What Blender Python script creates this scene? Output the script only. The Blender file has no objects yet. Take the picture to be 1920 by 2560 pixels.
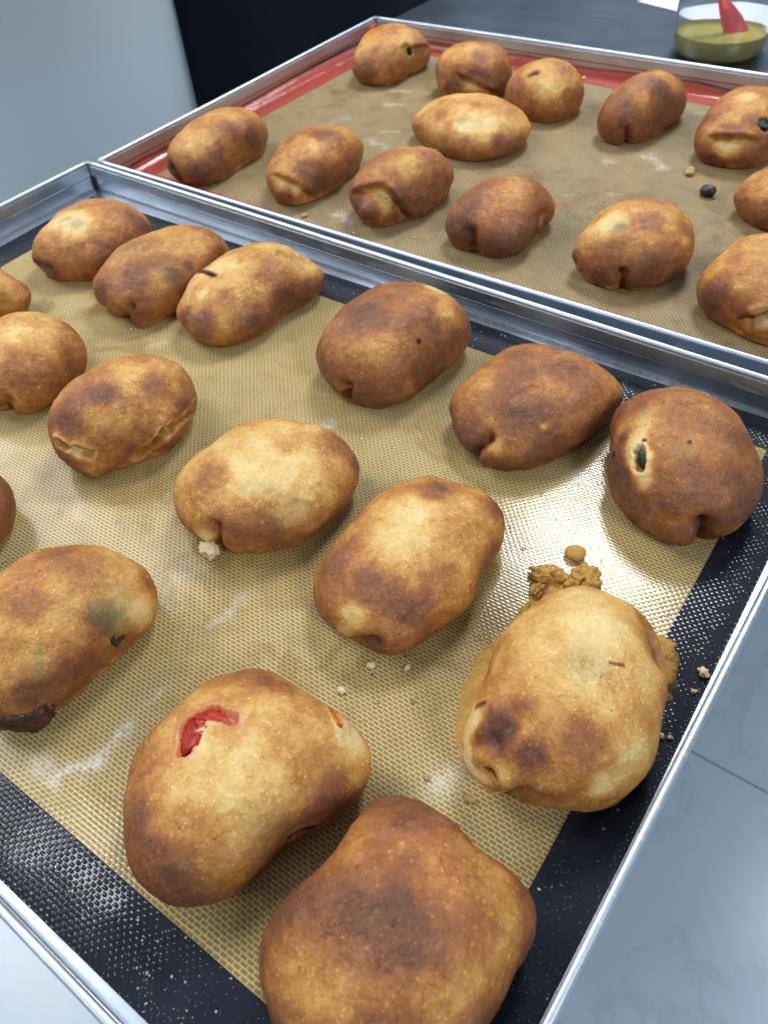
import bpy, bmesh, math, random
import numpy as np
from mathutils import Vector, Matrix, Euler

# ------------------------------------------------------------------ camera, world, lamps, added fill lights, exposure
sc = bpy.context.scene
col = sc.collection
CAM = Vector((0.60268, -0.37265, 0.2928))
FW = Vector((-0.43816756, 0.51319283, -0.73799885))
RT = Vector((0.80542989, 0.5886791, -0.06884477))
UP = Vector((-0.39911386, 0.62457188, 0.67128093))
cd = bpy.data.cameras.new('camera')
cd.sensor_fit = 'VERTICAL'; cd.sensor_height = 36.0; cd.lens = 36.0 * 1963.96 / 2560.0
cd.clip_start = 0.01; cd.clip_end = 60
cd.dof.use_dof = True; cd.dof.focus_distance = 0.36; cd.dof.aperture_fstop = 15.0
cam = bpy.data.objects.new('camera', cd); col.objects.link(cam)
m = Matrix((RT, UP, -FW)).transposed().to_4x4(); m.translation = CAM
cam.matrix_world = m
sc.camera = cam

w = bpy.data.worlds.new('World'); sc.world = w; w.use_nodes = True
bg = w.node_tree.nodes['Background']
bg.inputs['Color'].default_value = (0.45, 0.58, 0.76, 1); bg.inputs['Strength'].default_value = 0.32

def overhead_light(name, loc, sx, sy, power, color):
    ld = bpy.data.lights.new(name, 'AREA'); ld.shape = 'RECTANGLE'; ld.size = sx; ld.size_y = sy
    ld.energy = power; ld.color = color
    o = bpy.data.objects.new(name, ld); col.objects.link(o); o.location = loc
    return o
overhead_light('ceiling_lamp_or_fill', (0.10, 1.20, 1.62), 0.52, 0.46, 38, (0.93, 0.97, 1.0))      # panel mirrored in the oily mat
overhead_light('ceiling_lamp_or_fill', (-0.52, -0.39, 1.62), 0.30, 0.10, 3.0, (0.95, 0.98, 1.0))     # small strip over the near left
overhead_light('ceiling_lamp_or_fill', (-2.0, -0.15, 1.95), 1.9, 1.7, 78, (1.0, 0.975, 0.94))     # unseen soft main light added on the left, like ceiling bounce
overhead_light('ceiling_lamp_or_fill', (1.24, 1.20, 1.62), 0.10, 0.10, 2.0, (0.93, 0.97, 1.0))
overhead_light('ceiling_lamp_or_fill', (2.5, -0.7, 1.62), 1.25, 0.6, 55, (0.90, 0.96, 1.0))  # unseen fill light added to brighten the floor on the right
overhead_light('ceiling_lamp_or_fill', (-.85, -2.3, 1.62), 1.25, 0.42, 26, (0.90, 0.96, 1.0))  # added light behind the camera, lifts the near left floor

sc.render.engine = 'CYCLES'
sc.cycles.use_denoising = True
sc.cycles.use_adaptive_sampling = True; sc.cycles.adaptive_threshold = 0.025
sc.cycles.max_bounces = 5; sc.cycles.transmission_bounces = 8; sc.cycles.glossy_bounces = 4
sc.cycles.caustics_reflective = False
sc.cycles.sample_clamp_indirect = 6.0
sc.view_settings.view_transform = 'Standard'; sc.view_settings.look = 'None'
sc.view_settings.gamma = 1.0; sc.view_settings.use_curve_mapping = False
sc.view_settings.exposure = 0.0
random.seed(7); rng = np.random.default_rng(7)
# ------------------------------------------------------------------ helpers
def link(name, me, parent=None, mat=None, smooth=False):
    o = bpy.data.objects.new(name, me); col.objects.link(o)
    if parent is not None: o.parent = parent
    if mat is not None and me is not None and len(me.materials) == 0: me.materials.append(mat)
    if smooth and me is not None: me.polygons.foreach_set('use_smooth', [True] * len(me.polygons))
    return o
def empty(name, loc=(0, 0, 0), rz=0.0):
    o = bpy.data.objects.new(name, None); col.objects.link(o)
    o.location = loc; o.rotation_euler = (0, 0, rz); o.empty_display_size = 0.05
    return o
def tag(o, label, cat, group=None):
    o['label'] = label; o['category'] = cat
    if group: o['group'] = group
    return o
def mesh_from(name, verts, faces):
    me = bpy.data.meshes.new(name); me.from_pydata([tuple(v) for v in verts], [], faces); me.update(); return me
def bm_mesh(name, bm):
    me = bpy.data.meshes.new(name); bm.to_mesh(me); bm.free(); return me
def box_bm(x0, x1, y0, y1, z0, z1, bevel=0.0, bm=None, seg=2):
    own = bm is None
    if own: bm = bmesh.new()
    vs = [bm.verts.new(p) for p in ((x0,y0,z0),(x1,y0,z0),(x1,y1,z0),(x0,y1,z0),(x0,y0,z1),(x1,y0,z1),(x1,y1,z1),(x0,y1,z1))]
    fs = [bm.faces.new([vs[i] for i in f]) for f in ((3,2,1,0),(4,5,6,7),(0,1,5,4),(1,2,6,5),(2,3,7,6),(3,0,4,7))]
    if bevel > 0:
        es = list({e for f in fs for e in f.edges})
        bmesh.ops.bevel(bm, geom=es, offset=bevel, segments=seg, affect='EDGES', profile=0.5)
    return bm
def tube_mesh(name, pts, rad, n=10, closed=False, caps=True):
    """sweep a circle along points; rad may be a list"""
    pts = [Vector(p) for p in pts]; N = len(pts)
    rad = rad if isinstance(rad, (list, tuple)) else [rad] * N
    verts = []; faces = []; prev = None
    for i, p in enumerate(pts):
        if closed: d = (pts[(i+1) % N] - pts[i-1])
        else: d = pts[min(i+1, N-1)] - pts[max(i-1, 0)]
        d.normalize()
        if prev is None:
            a = d.orthogonal().normalized()
        else:
            a = (prev - d * prev.dot(d)).normalized()
        prev = a; b = d.cross(a)
        for j in range(n):
            t = 2 * math.pi * j / n
            verts.append(p + (a * math.cos(t) + b * math.sin(t)) * rad[i])
    M = N if closed else N - 1
    for i in range(M):
        for j in range(n):
            i2 = (i + 1) % N
            faces.append((i*n+j, i*n+(j+1) % n, i2*n+(j+1) % n, i2*n+j))
    if caps and not closed:
        faces.append(tuple(reversed(range(n)))); faces.append(tuple((N-1)*n + j for j in range(n)))
    return mesh_from(name, verts, faces)
def lathe_mesh(name, prof, n=64):
    verts = []; faces = []
    for r, z in prof:
        for j in range(n):
            t = 2*math.pi*j/n; verts.append((r*math.cos(t), r*math.sin(t), z))
    for i in range(len(prof)-1):
        for j in range(n):
            faces.append((i*n+j, i*n+(j+1) % n, (i+1)*n+(j+1) % n, (i+1)*n+j))
    me = mesh_from(name, verts, faces)
    bm = bmesh.new(); bm.from_mesh(me); bmesh.ops.remove_doubles(bm, verts=bm.verts, dist=1e-6)
    bmesh.ops.recalc_face_normals(bm, faces=bm.faces); bm.to_mesh(me); bm.free(); return me

def _hash(ix, iy, iz, seed):
    h = (ix * 374761393 + iy * 668265263 + iz * 2147483647 * 31 + seed * 974711) & 0xffffffff
    h = ((h ^ (h >> 13)) * 1274126177) & 0xffffffff
    h = ((h ^ (h >> 16)) * 2246822519) & 0xffffffff
    return ((h ^ (h >> 15)) & 0xffffff) / float(0xffffff)
def vnoise(P, seed=0):
    P = np.asarray(P, float); i = np.floor(P).astype(np.int64); f = P - i; u = f*f*f*(f*(f*6-15)+10)
    r = 0
    for dx in (0, 1):
        for dy in (0, 1):
            for dz in (0, 1):
                wgt = (u[:,0] if dx else 1-u[:,0]) * (u[:,1] if dy else 1-u[:,1]) * (u[:,2] if dz else 1-u[:,2])
                r = r + wgt * _hash(i[:,0]+dx, i[:,1]+dy, i[:,2]+dz, seed)
    return r * 2 - 1
def fbm(P, seed=0, octv=3, gain=.5):
    r = 0; a = 1.0; s = 0
    for k in range(octv):
        r = r + a * vnoise(P * (2.03 ** k) + 17.3 * k, seed + k); s += a; a *= gain
    return r / s * 1.5
def sstep(a, b, x):
    t = np.clip((x - a) / (b - a), 0, 1); return t*t*(3-2*t)
def set_attr(me, name, arr):
    at = me.attributes.new(name, 'FLOAT', 'POINT'); at.data.foreach_set('value', np.asarray(arr, np.float32))

class NT:
    """small node-tree helper"""
    def __init__(s, name):
        s.m = bpy.data.materials.new(name); s.m.use_nodes = True; s.t = s.m.node_tree
        s.b = s.t.nodes['Principled BSDF']; s.out = s.t.nodes['Material Output']
    def n(s, typ, **kw):
        nd = s.t.nodes.new(typ)
        for k, v in kw.items():
            if k.startswith('i_'):
                key = k[2:].replace('_', ' '); s.set(nd.inputs[key], v)
            else: setattr(nd, k, v)
        return nd
    def set(s, inp, v):
        if hasattr(v, 'is_output') or isinstance(v, bpy.types.NodeSocket): s.t.links.new(v, inp)
        else: inp.default_value = v
    def math(s, op, a, b=0.0, c=None, clamp=False):
        nd = s.t.nodes.new('ShaderNodeMath'); nd.operation = op; nd.use_clamp = clamp
        s.set(nd.inputs[0], a); s.set(nd.inputs[1], b)
        if c is not None: s.set(nd.inputs[2], c)
        return nd.outputs[0]
    def mix(s, fac, a, b, mode='MIX'):
        nd = s.t.nodes.new('ShaderNodeMix'); nd.data_type = 'RGBA'; nd.blend_type = mode
        s.set(nd.inputs[0], fac); s.set(nd.inputs[6], a); s.set(nd.inputs[7], b); return nd.outputs[2]
    def ramp(s, fac, stops, interp='LINEAR'):
        nd = s.t.nodes.new('ShaderNodeValToRGB'); cr = nd.color_ramp; cr.interpolation = interp
        while len(cr.elements) < len(stops): cr.elements.new(0.5)
        for e, (p, c) in zip(cr.elements, stops):
            e.position = p; e.color = (c if len(c) == 4 else (*c, 1)) if hasattr(c, '__len__') else (c, c, c, 1)
        s.set(nd.inputs[0], fac); return nd.outputs[0]
    def noise(s, vec, scale, detail=2.0, rough=.5, dist=0.0):
        nd = s.t.nodes.new('ShaderNodeTexNoise'); s.set(nd.inputs['Vector'], vec)
        nd.inputs['Scale'].default_value = scale; nd.inputs['Detail'].default_value = detail
        nd.inputs['Roughness'].default_value = rough; nd.inputs['Distortion'].default_value = dist
        return nd.outputs['Fac']
    def voro(s, vec, scale, feature='F1', rnd=1.0):
        nd = s.t.nodes.new('ShaderNodeTexVoronoi'); nd.feature = feature; s.set(nd.inputs['Vector'], vec)
        nd.inputs['Scale'].default_value = scale; nd.inputs['Randomness'].default_value = rnd
        return nd
    def obj(s): 
        return s.n('ShaderNodeTexCoord').outputs['Object']
    def attr(s, name): 
        return s.n('ShaderNodeAttribute', attribute_name=name).outputs['Fac']
    def bump(s, h, strength=.5, dist=.001, normal=None):
        nd = s.t.nodes.new('ShaderNodeBump'); nd.inputs['Strength'].default_value = strength
        nd.inputs['Distance'].default_value = dist; s.set(nd.inputs['Height'], h)
        if normal is not None: s.set(nd.inputs['Normal'], normal)
        return nd.outputs[0]
    def P(s, **kw):
        for k, v in kw.items(): s.set(s.b.inputs[k.replace('_', ' ')], v)
        return s.m
    def map(s, vec, scale=(1,1,1), rot=(0,0,0), loc=(0,0,0)):
        nd = s.t.nodes.new('ShaderNodeMapping'); s.set(nd.inputs['Vector'], vec)
        nd.inputs['Scale'].default_value = scale; nd.inputs['Rotation'].default_value = rot; nd.inputs['Location'].default_value = loc
        return nd.outputs[0]
    def sep(s, vec):
        nd = s.t.nodes.new('ShaderNodeSeparateXYZ'); s.set(nd.inputs[0], vec); return nd.outputs
# ------------------------------------------------------------------ materials
def mat_crust():
    k = NT('baked_crust'); o = k.n('ShaderNodeTexCoord').outputs['Object']
    t = k.attr('toast'); g = k.attr('herb'); r = k.attr('tomato'); sd = k.attr('seed')
    ov = k.n('ShaderNodeVectorMath', operation='ADD'); k.set(ov.inputs[0], o)
    cmb = k.n('ShaderNodeCombineXYZ'); k.set(cmb.inputs[0], sd); k.set(cmb.inputs[1], sd); k.set(ov.inputs[1], cmb.outputs[0])
    v = ov.outputs[0]
    n1 = k.noise(v, 210, 6, .72); n2 = k.noise(v, 760, 4, .7); n3 = k.noise(v, 70, 4, .6, .5)
    tt = k.math('MULTIPLY_ADD', k.math('SUBTRACT', n1, .5), .44, t)
    tt = k.math('MULTIPLY_ADD', k.math('SUBTRACT', n3, .5), .16, tt)
    tt = k.math('MULTIPLY_ADD', k.math('SUBTRACT', n2, .5), .46, tt)
    # small blisters and grain flecks
    vo = k.voro(v, 560); spot = k.ramp(vo.outputs['Distance'], [(0.10, 1.0), (0.40, 0.0)])
    sel = k.ramp(k.sep(vo.outputs['Color'])[0], [(0.66, 0.0), (0.74, 1.0)])
    sp = k.math('MULTIPLY', spot, sel)
    tt = k.math('MULTIPLY_ADD', sp, -.20, tt)
    vo3 = k.voro(v, 240); pit = k.math('MULTIPLY', k.ramp(vo3.outputs['Distance'], [(0.05, 1.0), (0.16, 0.0)]), k.ramp(k.sep(vo3.outputs['Color'])[1], [(.80, 0.0), (.84, 1.0)]))
    tt = k.math('MULTIPLY_ADD', pit, .20, tt)
    wr = k.math('MULTIPLY', k.ramp(k.math('ABSOLUTE', k.math('SUBTRACT', k.noise(v, 48, 4, .6, 1.4), .5)), [(0.0, 1.0), (.014, 0.0)]), k.ramp(k.noise(v, 22, 2), [(.50, 0.0), (.62, 1.0)]))
    tt = k.math('MULTIPLY_ADD', wr, .07, tt)
    c = k.ramp(tt, [(0.0, (.78, .60, .29)), (.2, (.68, .425, .130)), (.38, (.535, .250, .052)), (.56, (.345, .122, .028)), (.74, (.200, .070, .028)), (.88, (.105, .042, .024)), (1.0, (.022, .013, .010))])
    gg = k.math('MULTIPLY', g, k.math('MULTIPLY_ADD', n3, 1.2, .4), clamp=True)
    c = k.mix(k.math('MULTIPLY', gg, .8), c, k.mix(n1, (.045, .055, .018, 1), (.20, .21, .09, 1)))
    c = k.mix(k.math('MULTIPLY', r, k.math('MULTIPLY_ADD', n1, .8, .45), clamp=True), c, (.50, .085, .018, 1))
    # flour bloom
    fl = k.ramp(k.noise(v, 95, 4, .7), [(.52, 0.0), (.76, .30)])
    fl = k.math('MULTIPLY', fl, k.ramp(k.noise(v, 900, 3, .7), [(.40, 0.0), (.62, 1.0)]))
    c = k.mix(fl, c, (.66, .47, .28, 1))
    h = k.math('MULTIPLY_ADD', n2, .6, k.math('MULTIPLY_ADD', n1, 1.0, k.math('MULTIPLY_ADD', wr, -.45, k.math('MULTIPLY_ADD', pit, -.5, k.math('MULTIPLY', sp, .22)))))
    b = k.bump(h, .62, .0010)
    rough = k.math('MULTIPLY_ADD', r, -.22, k.math('MULTIPLY_ADD', n1, .25, .38))
    k.P(Base_Color=c, Roughness=rough, Normal=b, Specular_IOR_Level=.42)
    return k.m

WL, WH = 0.00305, 0.00168      # weave cell
def weave(k, o, jitter=True):
    s = k.sep(o)
    wob = k.math('MULTIPLY', k.math('SUBTRACT', k.noise(o, 35, 2), .5), .0016)
    x = k.math('ADD', s[0], wob); y = k.math('ADD', s[1], k.math('MULTIPLY', wob, .8))
    vv = k.math('DIVIDE', y, WH); row = k.math('FLOOR', vv); fv = k.math('FRACT', vv)
    uu = k.math('MULTIPLY_ADD', row, .5, k.math('DIVIDE', x, WL)); fu = k.math('FRACT', uu)
    du = k.math('ABSOLUTE', k.math('SUBTRACT', fu, .5)); dv = k.math('ABSOLUTE', k.math('SUBTRACT', fv, .5))
    su = k.math('SINE', k.math('MULTIPLY', fu, math.pi)); sv = k.math('SINE', k.math('MULTIPLY', fv, math.pi))
    dome = k.math('MULTIPLY', su, sv)
    thread = k.math('MAXIMUM', k.ramp(du, [(.40, 0.0), (.46, 1.0)]), k.ramp(dv, [(.30, 0.0), (.40, 1.0)]))
    return dome, thread
def mat_gold(name, cell, thr, tint, coat):
    k = NT(name); o = k.obj(); dome, thread = weave(k, o)
    nz = k.noise(o, 14, 4, .6); n2 = k.noise(o, 55, 3, .6); n3 = k.noise(o, 900, 2, .6)
    c = k.mix(thread, (*cell, 1), (*thr, 1))
    c = k.mix(k.ramp(nz, [(.36, 0.0), (.68, .55)]), c, (*tint, 1), 'MULTIPLY')
    c = k.mix(k.ramp(n2, [(.5, 0.0), (.75, .35)]), c, (*[q * .62 for q in cell], 1))
    st = k.math('MULTIPLY', k.ramp(k.noise(o, 26, 5, .7, .8), [(.50, 0.0), (.58, 1.0)]), k.ramp(k.noise(o, 9, 2), [(.45, 0.0), (.6, .45)]))
    c = k.mix(st, c, (.55, .40, .20, 1), 'MULTIPLY')
    sm = k.attr('smear')
    smk = k.math('MULTIPLY', sm, k.ramp(k.noise(o, 420, 4, .75), [(.34, 0.0), (.60, 1.0)]), clamp=True)
    smk = k.math('MULTIPLY', smk, .75)
    c = k.mix(smk, c, (.72, .72, .68, 1))
    b = k.bump(k.math('MULTIPLY_ADD', n3, .10, dome), 1.0, .00012)
    k.P(Base_Color=c, Roughness=k.math('MULTIPLY_ADD', n2, .2, .45), Normal=b, Specular_IOR_Level=.15)
    k.set(k.b.inputs['Coat Weight'], k.math('MULTIPLY', k.ramp(nz, [(.25, 1.0), (.8, .55)]), coat))
    k.set(k.b.inputs['Coat Roughness'], k.math('MULTIPLY_ADD', n2, .08, .05))
    k.set(k.b.inputs['Coat Normal'], k.bump(k.math('MULTIPLY_ADD', k.noise(o, 200, 2), .5, dome), 1.0, .00003))
    return k.m
def mat_border(name, base, dust, rough=.5, coat=.40):
    k = NT(name); o = k.obj(); dome, thread = weave(k, o)
    n = k.noise(o, 40, 4, .65); n2 = k.noise(o, 200, 3, .6)
    c = k.mix(k.ramp(n, [(.45, 0.0), (.78, .22)]), (*base, 1), (*dust, 1))
    vo = k.voro(o, 420); sp = k.math('MULTIPLY', k.ramp(vo.outputs['Distance'], [(.10, 1.0), (.20, 0.0)]), k.ramp(k.sep(vo.outputs['Color'])[0], [(.90, 0.0), (.93, 1.0)]))
    vo2 = k.voro(o, 1100); sp2 = k.math('MULTIPLY', k.ramp(vo2.outputs['Distance'], [(.14, 1.0), (.26, 0.0)]), k.ramp(k.sep(vo2.outputs['Color'])[1], [(.86, 0.0), (.90, .5)]))
    c = k.mix(k.math('MAXIMUM', sp, sp2), c, (.50, .50, .47, 1))
    blob = k.math('POWER', dome, 2.0)
    hh = k.math('MULTIPLY', blob, k.ramp(k.noise(o, 120, 2), [(.35, .25), (.6, 1.0)]))
    b = k.bump(k.math('MULTIPLY_ADD', n2, .25, hh), 1.0, .00010)
    k.P(Base_Color=c, Roughness=k.math('MULTIPLY_ADD', n, .25, rough), Normal=b, Specular_IOR_Level=.15)
    k.set(k.b.inputs['Coat Weight'], coat); k.set(k.b.inputs['Coat Roughness'], .05); k.set(k.b.inputs['Coat Normal'], b)
    return k.m
def mat_alu(name='aluminium', grime=True, rough=.34, tint=(.68, .76, .86)):
    k = NT(name); o = k.obj(); s = k.sep(o)
    br = k.noise(k.map(o, (60, 60, 900)), 1.0, 3, .6); br2 = k.noise(o, 45, 4, .65); sc_ = k.noise(k.map(o, (14, 14, 2600)), 1.0, 2)
    c = k.mix(br2, (*[q * .88 for q in tint], 1), (*tint, 1))
    r = k.math('MULTIPLY_ADD', br2, .22, k.math('MULTIPLY_ADD', br, .10, rough - .14))
    met = 1.0
    if grime:
        z = k.math('DIVIDE', s[2], .02)
        band = k.ramp(z, [(0.0, 1.0), (.05, 1.0), (.10, .0)])
        gm = k.math('MULTIPLY', band, k.ramp(k.noise(o, 260, 5, .75, .3), [(.30, .25), (.66, .75)]))
        sp = k.ramp(k.noise(o, 260, 3, .7), [(.70, 0.0), (.76, .7)])
        gm = k.math('MAXIMUM', gm, k.math('MULTIPLY', sp, k.ramp(z, [(0.0, .6), (.45, 0.0)])))
        c = k.mix(gm, c, (.16, .125, .055, 1)); met = k.math('SUBTRACT', 1.0, gm)
        r = k.math('MULTIPLY_ADD', gm, .3, r)
    sc2 = k.ramp(k.noise(k.map(o, (30, 700, 300), (0, 0, .6)), 1.0, 2), [(.62, 0.0), (.66, 1.0)])
    r = k.math('MULTIPLY_ADD', sc2, .14, r)
    b = k.bump(k.math('MULTIPLY_ADD', br2, .8, br), .35, .0003)
    k.P(Base_Color=c, Metallic=met, Roughness=r, Normal=b)
    return k.m
def mat_steel():
    k = NT('brushed_steel'); o = k.obj()
    br = k.noise(k.map(o, (5, 420, 5)), 1.0, 3, .6); n = k.noise(o, 7, 4, .6)
    c = k.mix(n, (.17, .21, .26, 1), (.30, .35, .41, 1))
    k.P(Base_Color=c, Metallic=1.0, Roughness=k.math('MULTIPLY_ADD', br, .14, k.math('MULTIPLY_ADD', n, .16, .20)), Normal=k.bump(br, .12, .0004))
    return k.m
def mat_floor():
    k = NT('polished_stone_tile'); o = k.obj()
    n = k.noise(o, 1.6, 5, .6, .8); n2 = k.noise(o, 6, 4, .6)
    v = k.noise(o, 2.6, 6, .62, 1.6); vein = k.ramp(k.math('ABSOLUTE', k.math('SUBTRACT', v, .5)), [(0.0, 1.0), (.018, .25), (.05, 0.0)])
    c = k.mix(n, (.47, .57, .66, 1), (.54, .64, .72, 1))
    c = k.mix(k.math('MULTIPLY', vein, .22), c, (.25, .30, .34, 1))
    c = k.mix(k.ramp(n2, [(.6, 0.0), (.9, .12)]), c, (.33, .37, .40, 1))
    k.P(Base_Color=c, Roughness=.22, Specular_IOR_Level=.5)
    return k.m
def plain(name, c, rough=.5, metal=0.0, var=.25, scale=60, bump=.2, bd=.0006, spec=.5):
    k = NT(name); o = k.obj(); n = k.noise(o, scale, 4, .6)
    cc = k.mix(n, (*[q * (1 - var) for q in c], 1), (*[min(1, q * (1 + var)) for q in c], 1))
    k.P(Base_Color=cc, Roughness=rough, Metallic=metal, Specular_IOR_Level=spec, Normal=k.bump(k.noise(o, scale * 4, 3, .6), bump, bd))
    return k.m
def mat_glass(name, c, ior=1.46, rough=.0, tr=1.0):
    k = NT(name); o = k.obj()
    k.P(Base_Color=(*c, 1), Roughness=rough, IOR=ior, Normal=k.bump(k.noise(o, 25, 2), .05, .001)); k.b.inputs['Transmission Weight'].default_value = tr
    return k.m
M = dict(
    crust=mat_crust(),
    gold=mat_gold('gold_woven_silicone', (.275, .203, .074), (.62, .49, .245), (.88, .80, .62), .5),
    gold2=mat_gold('worn_tan_woven_silicone', (.165, .118, .055), (.50, .385, .215), (.82, .76, .68), .45),
    black=mat_border('black_silicone', (.008, .012, .022), (.05, .065, .085)),
    red=mat_border('red_silicone', (.36, .050, .030), (.38, .11, .08), .45, .5),
    alu=mat_alu(), pan=mat_alu('pan_floor_aluminium', False, .36, (.70, .78, .88)), seam_and_hem_shade=plain('seam_grime_and_hem_shade', (.045, .036, .022), .6, var=.5, scale=300), rim=mat_alu('bare_aluminium_rim', False, .44, (.66, .73, .82)),  # one dark tone for corner joints and for shade painted under the hems
    steel=mat_steel(), floor=mat_floor(), grout=plain('grey_grout', (.22, .24, .26), .8),
    crumb=plain('dry_crumb', (.52, .34, .15), .85, var=.35, scale=500, bump=.7),
    palecrumb=plain('pale_crumb', (.80, .66, .40), .9, var=.25, scale=600, bump=.7),
    leak=plain('baked_leaked_filling', (.52, .28, .055), .28, var=.5, scale=260, bump=.8, bd=.0014),
    burnt=plain('burnt_dough', (.055, .019, .008), .34, var=.9, scale=160, bump=.6, bd=.001),
    tomato=plain('cooked_tomato', (.40, .022, .010), .20, var=.5, scale=170, bump=.5, bd=.001),
    pepper=plain('orange_pepper', (.62, .16, .012), .25, var=.35, scale=200, bump=.4),
    olive=plain('dark_olive_leaf', (.016, .020, .010), .30, var=.6, scale=180, bump=.5, bd=.0008),
    herb=plain('green_herb', (.10, .13, .03), .45, var=.5, scale=200, bump=.5),
    bean=plain('black_olive_bit', (.018, .012, .010), .35, var=.5, scale=220, bump=.6),
    cloth=plain('navy_black_cloth', (.0065, .0100, .018), .85, var=.35, scale=9, bump=.3, bd=.004, spec=.2),
    flour=plain('floury_cloth', (.02, .023, .03), .9, var=.5, scale=14),
    skin=plain('skin', (.45, .26, .18), .5, var=.12, scale=30), hair=plain('dark_hair', (.01, .008, .007), .5),
    paper=plain('white_paper', (.80, .83, .88), .7, var=.03, scale=8, bump=.05),
    glass=mat_glass('clear_glass', (.95, .97, 1.0), 1.42, .02, .93), oil=mat_glass('yellow_oil', (.86, .74, .13), 1.2, .0, .50),
    brush=plain('red_silicone_brush', (.80, .030, .03), .35, var=.1, scale=30),
    bin=plain('pale_grey_plastic', (.57, .66, .72), .65, var=.05, scale=4, bump=.1, spec=.25),
    drop=mat_glass('oil_drop', (.95, .85, .55), 1.45),
    smoke=plain('floor_dirt', (.1, .1, .1), .8),
)
# ------------------------------------------------------------------ setting: floor, table
fz = -0.85
fl = link('floor', bm_mesh('floor', box_bm(-9, 5, -5, 9, fz - .06, fz - .003)), None, M['grout']); fl['kind'] = 'structure'
tile = bm_mesh('floor_tile', box_bm(0.0015, .5985, .0015, .5985, -.02, 0, .0012)); tile.materials.append(M['floor'])
for i in range(-9, 4):
    for j in range(-5, 10):
        x0 = i * .6 + .21; y0 = j * .6 + .28
        t = link('tile', tile, fl); t.location = (x0, y0, fz)

table = empty('steel_table', (.27, .9, fz)); tag(table, 'brushed stainless steel work table the two trays lie on', 'table')
TZ = -.0032 - fz
bm = box_bm(-.304, .312, -1.262, 1.25, TZ - .04, TZ, .004)
link('table_top', bm_mesh('table_top', bm), table, M['steel'])
for sx in (-.26, .27):
    for sy in (-1.15, 1.15):
        link('leg', tube_mesh('leg', [(sx, sy, .0), (sx, sy, TZ - .04)], .019, 14), table, M['steel'], True)
link('under_shelf', bm_mesh('under_shelf', box_bm(-.28, .29, -1.18, 1.18, .20, .225, .003)), table, M['steel'])

# ------------------------------------------------------------------ trays
TW, TD, TH = .6, .3957, .0234
def bead(p, q, r, n=18, seg=60, seed=0):
    p = Vector(p); q = Vector(q); pts = []
    for i in range(seg + 1):
        t = i / seg; v = p.lerp(q, t)
        v.z += .00025 * math.sin(7 * t + seed) ; pts.append(v)
    return tube_mesh('rim', pts, r, n)
def tray(name, org, rz, y0, y1, label):
    root = empty(name, (org[0], org[1], 0), rz); tag(root, label, 'baking tray', 'two aluminium baking trays')
    W, t = TW, .0011
    link('pan_floor', bm_mesh('pan_floor', box_bm(-t, W + t, y0 - t, y1 + t, -.0022, -.0006)), root, M['pan'])
    hb, ht, hp = .0118, TH - .003, .0016
    for nm, (a, b, c, d), (e, f, g, h) in (
        ('far', (-t, W + t, y1, y1 + t), (hp + .0004, W - hp - .0004, y1 - hp, y1 - .00002)),
        ('near', (-t, W + t, y0 - t, y0), (hp + .0004, W - hp - .0004, y0 + .00002, y0 + hp)),
        ('left', (-t, 0, y0, y1), (.00002, hp, y0 + .0004, y1 - .0004)),
        ('right', (W, W + t, y0, y1), (W - hp, W - .00002, y0 + .0004, y1 - .0004))):
        wl = link('side_wall', bm_mesh('side_wall', box_bm(a, b, c, d, -.0006, TH - .002)), root, M['alu'])
        if nm in ('far', 'near'): link('hem_shade_strip', bm_mesh('hem_shade_strip', box_bm(e, f, (h - .0007) if nm == 'far' else g, h if nm == 'far' else g + .0007, hb - .0008, hb - .00005)), wl, M['seam_and_hem_shade'])  # dark strip put in as the shadow line below the hem
        else: link('hem_shade_strip', bm_mesh('hem_shade_strip', box_bm(e if nm == 'left' else f - .0007, e + .0007 if nm == 'left' else f, g, h, hb - .0008, hb - .00005)), wl, M['seam_and_hem_shade'])
        link('hem', bm_mesh('hem', box_bm(e, f, g, h, hb, ht, .0004)), wl, M['alu'])
    for (cx, cy) in ((0, y0), (0, y1), (W, y0), (W, y1)):
        sx = 1 if cx == 0 else -1; sy = 1 if cy == y0 else -1
        link('corner_seam', tube_mesh('corner_seam', [(cx + sx*.0012, cy + sy*.0012, -.0004), (cx + sx*.0013, cy + sy*.0013, hb), (cx + sx*.0019, cy + sy*.0019, ht)], [.0012, .0008, .0006], 8), root, M['seam_and_hem_shade'], True)
    r = .0017; z = TH - r; o_ = .0003
    for i, (p, q) in enumerate((((-o_, y1 + o_, z), (W + o_, y1 + o_, z)), ((-o_, y0 - o_, z), (W + o_, y0 - o_, z)), ((-o_, y0 - o_, z), (-o_, y1 + o_, z)), ((W + o_, y0 - o_, z), (W + o_, y1 + o_, z)))):
        link('rim', bead(p, q, r, seed=i), root, M['rim'], True)
    return root
front = tray('baking_tray', (0, 0), 0.0, -TD, 0.0, 'aluminium baking tray with a black bordered mat, nearest the camera')
RO, RA = (.00775, .00637), .0143
rear = tray('baking_tray', RO, RA, 0.0, .395, 'aluminium baking tray with a red bordered mat, farther back')

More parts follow.
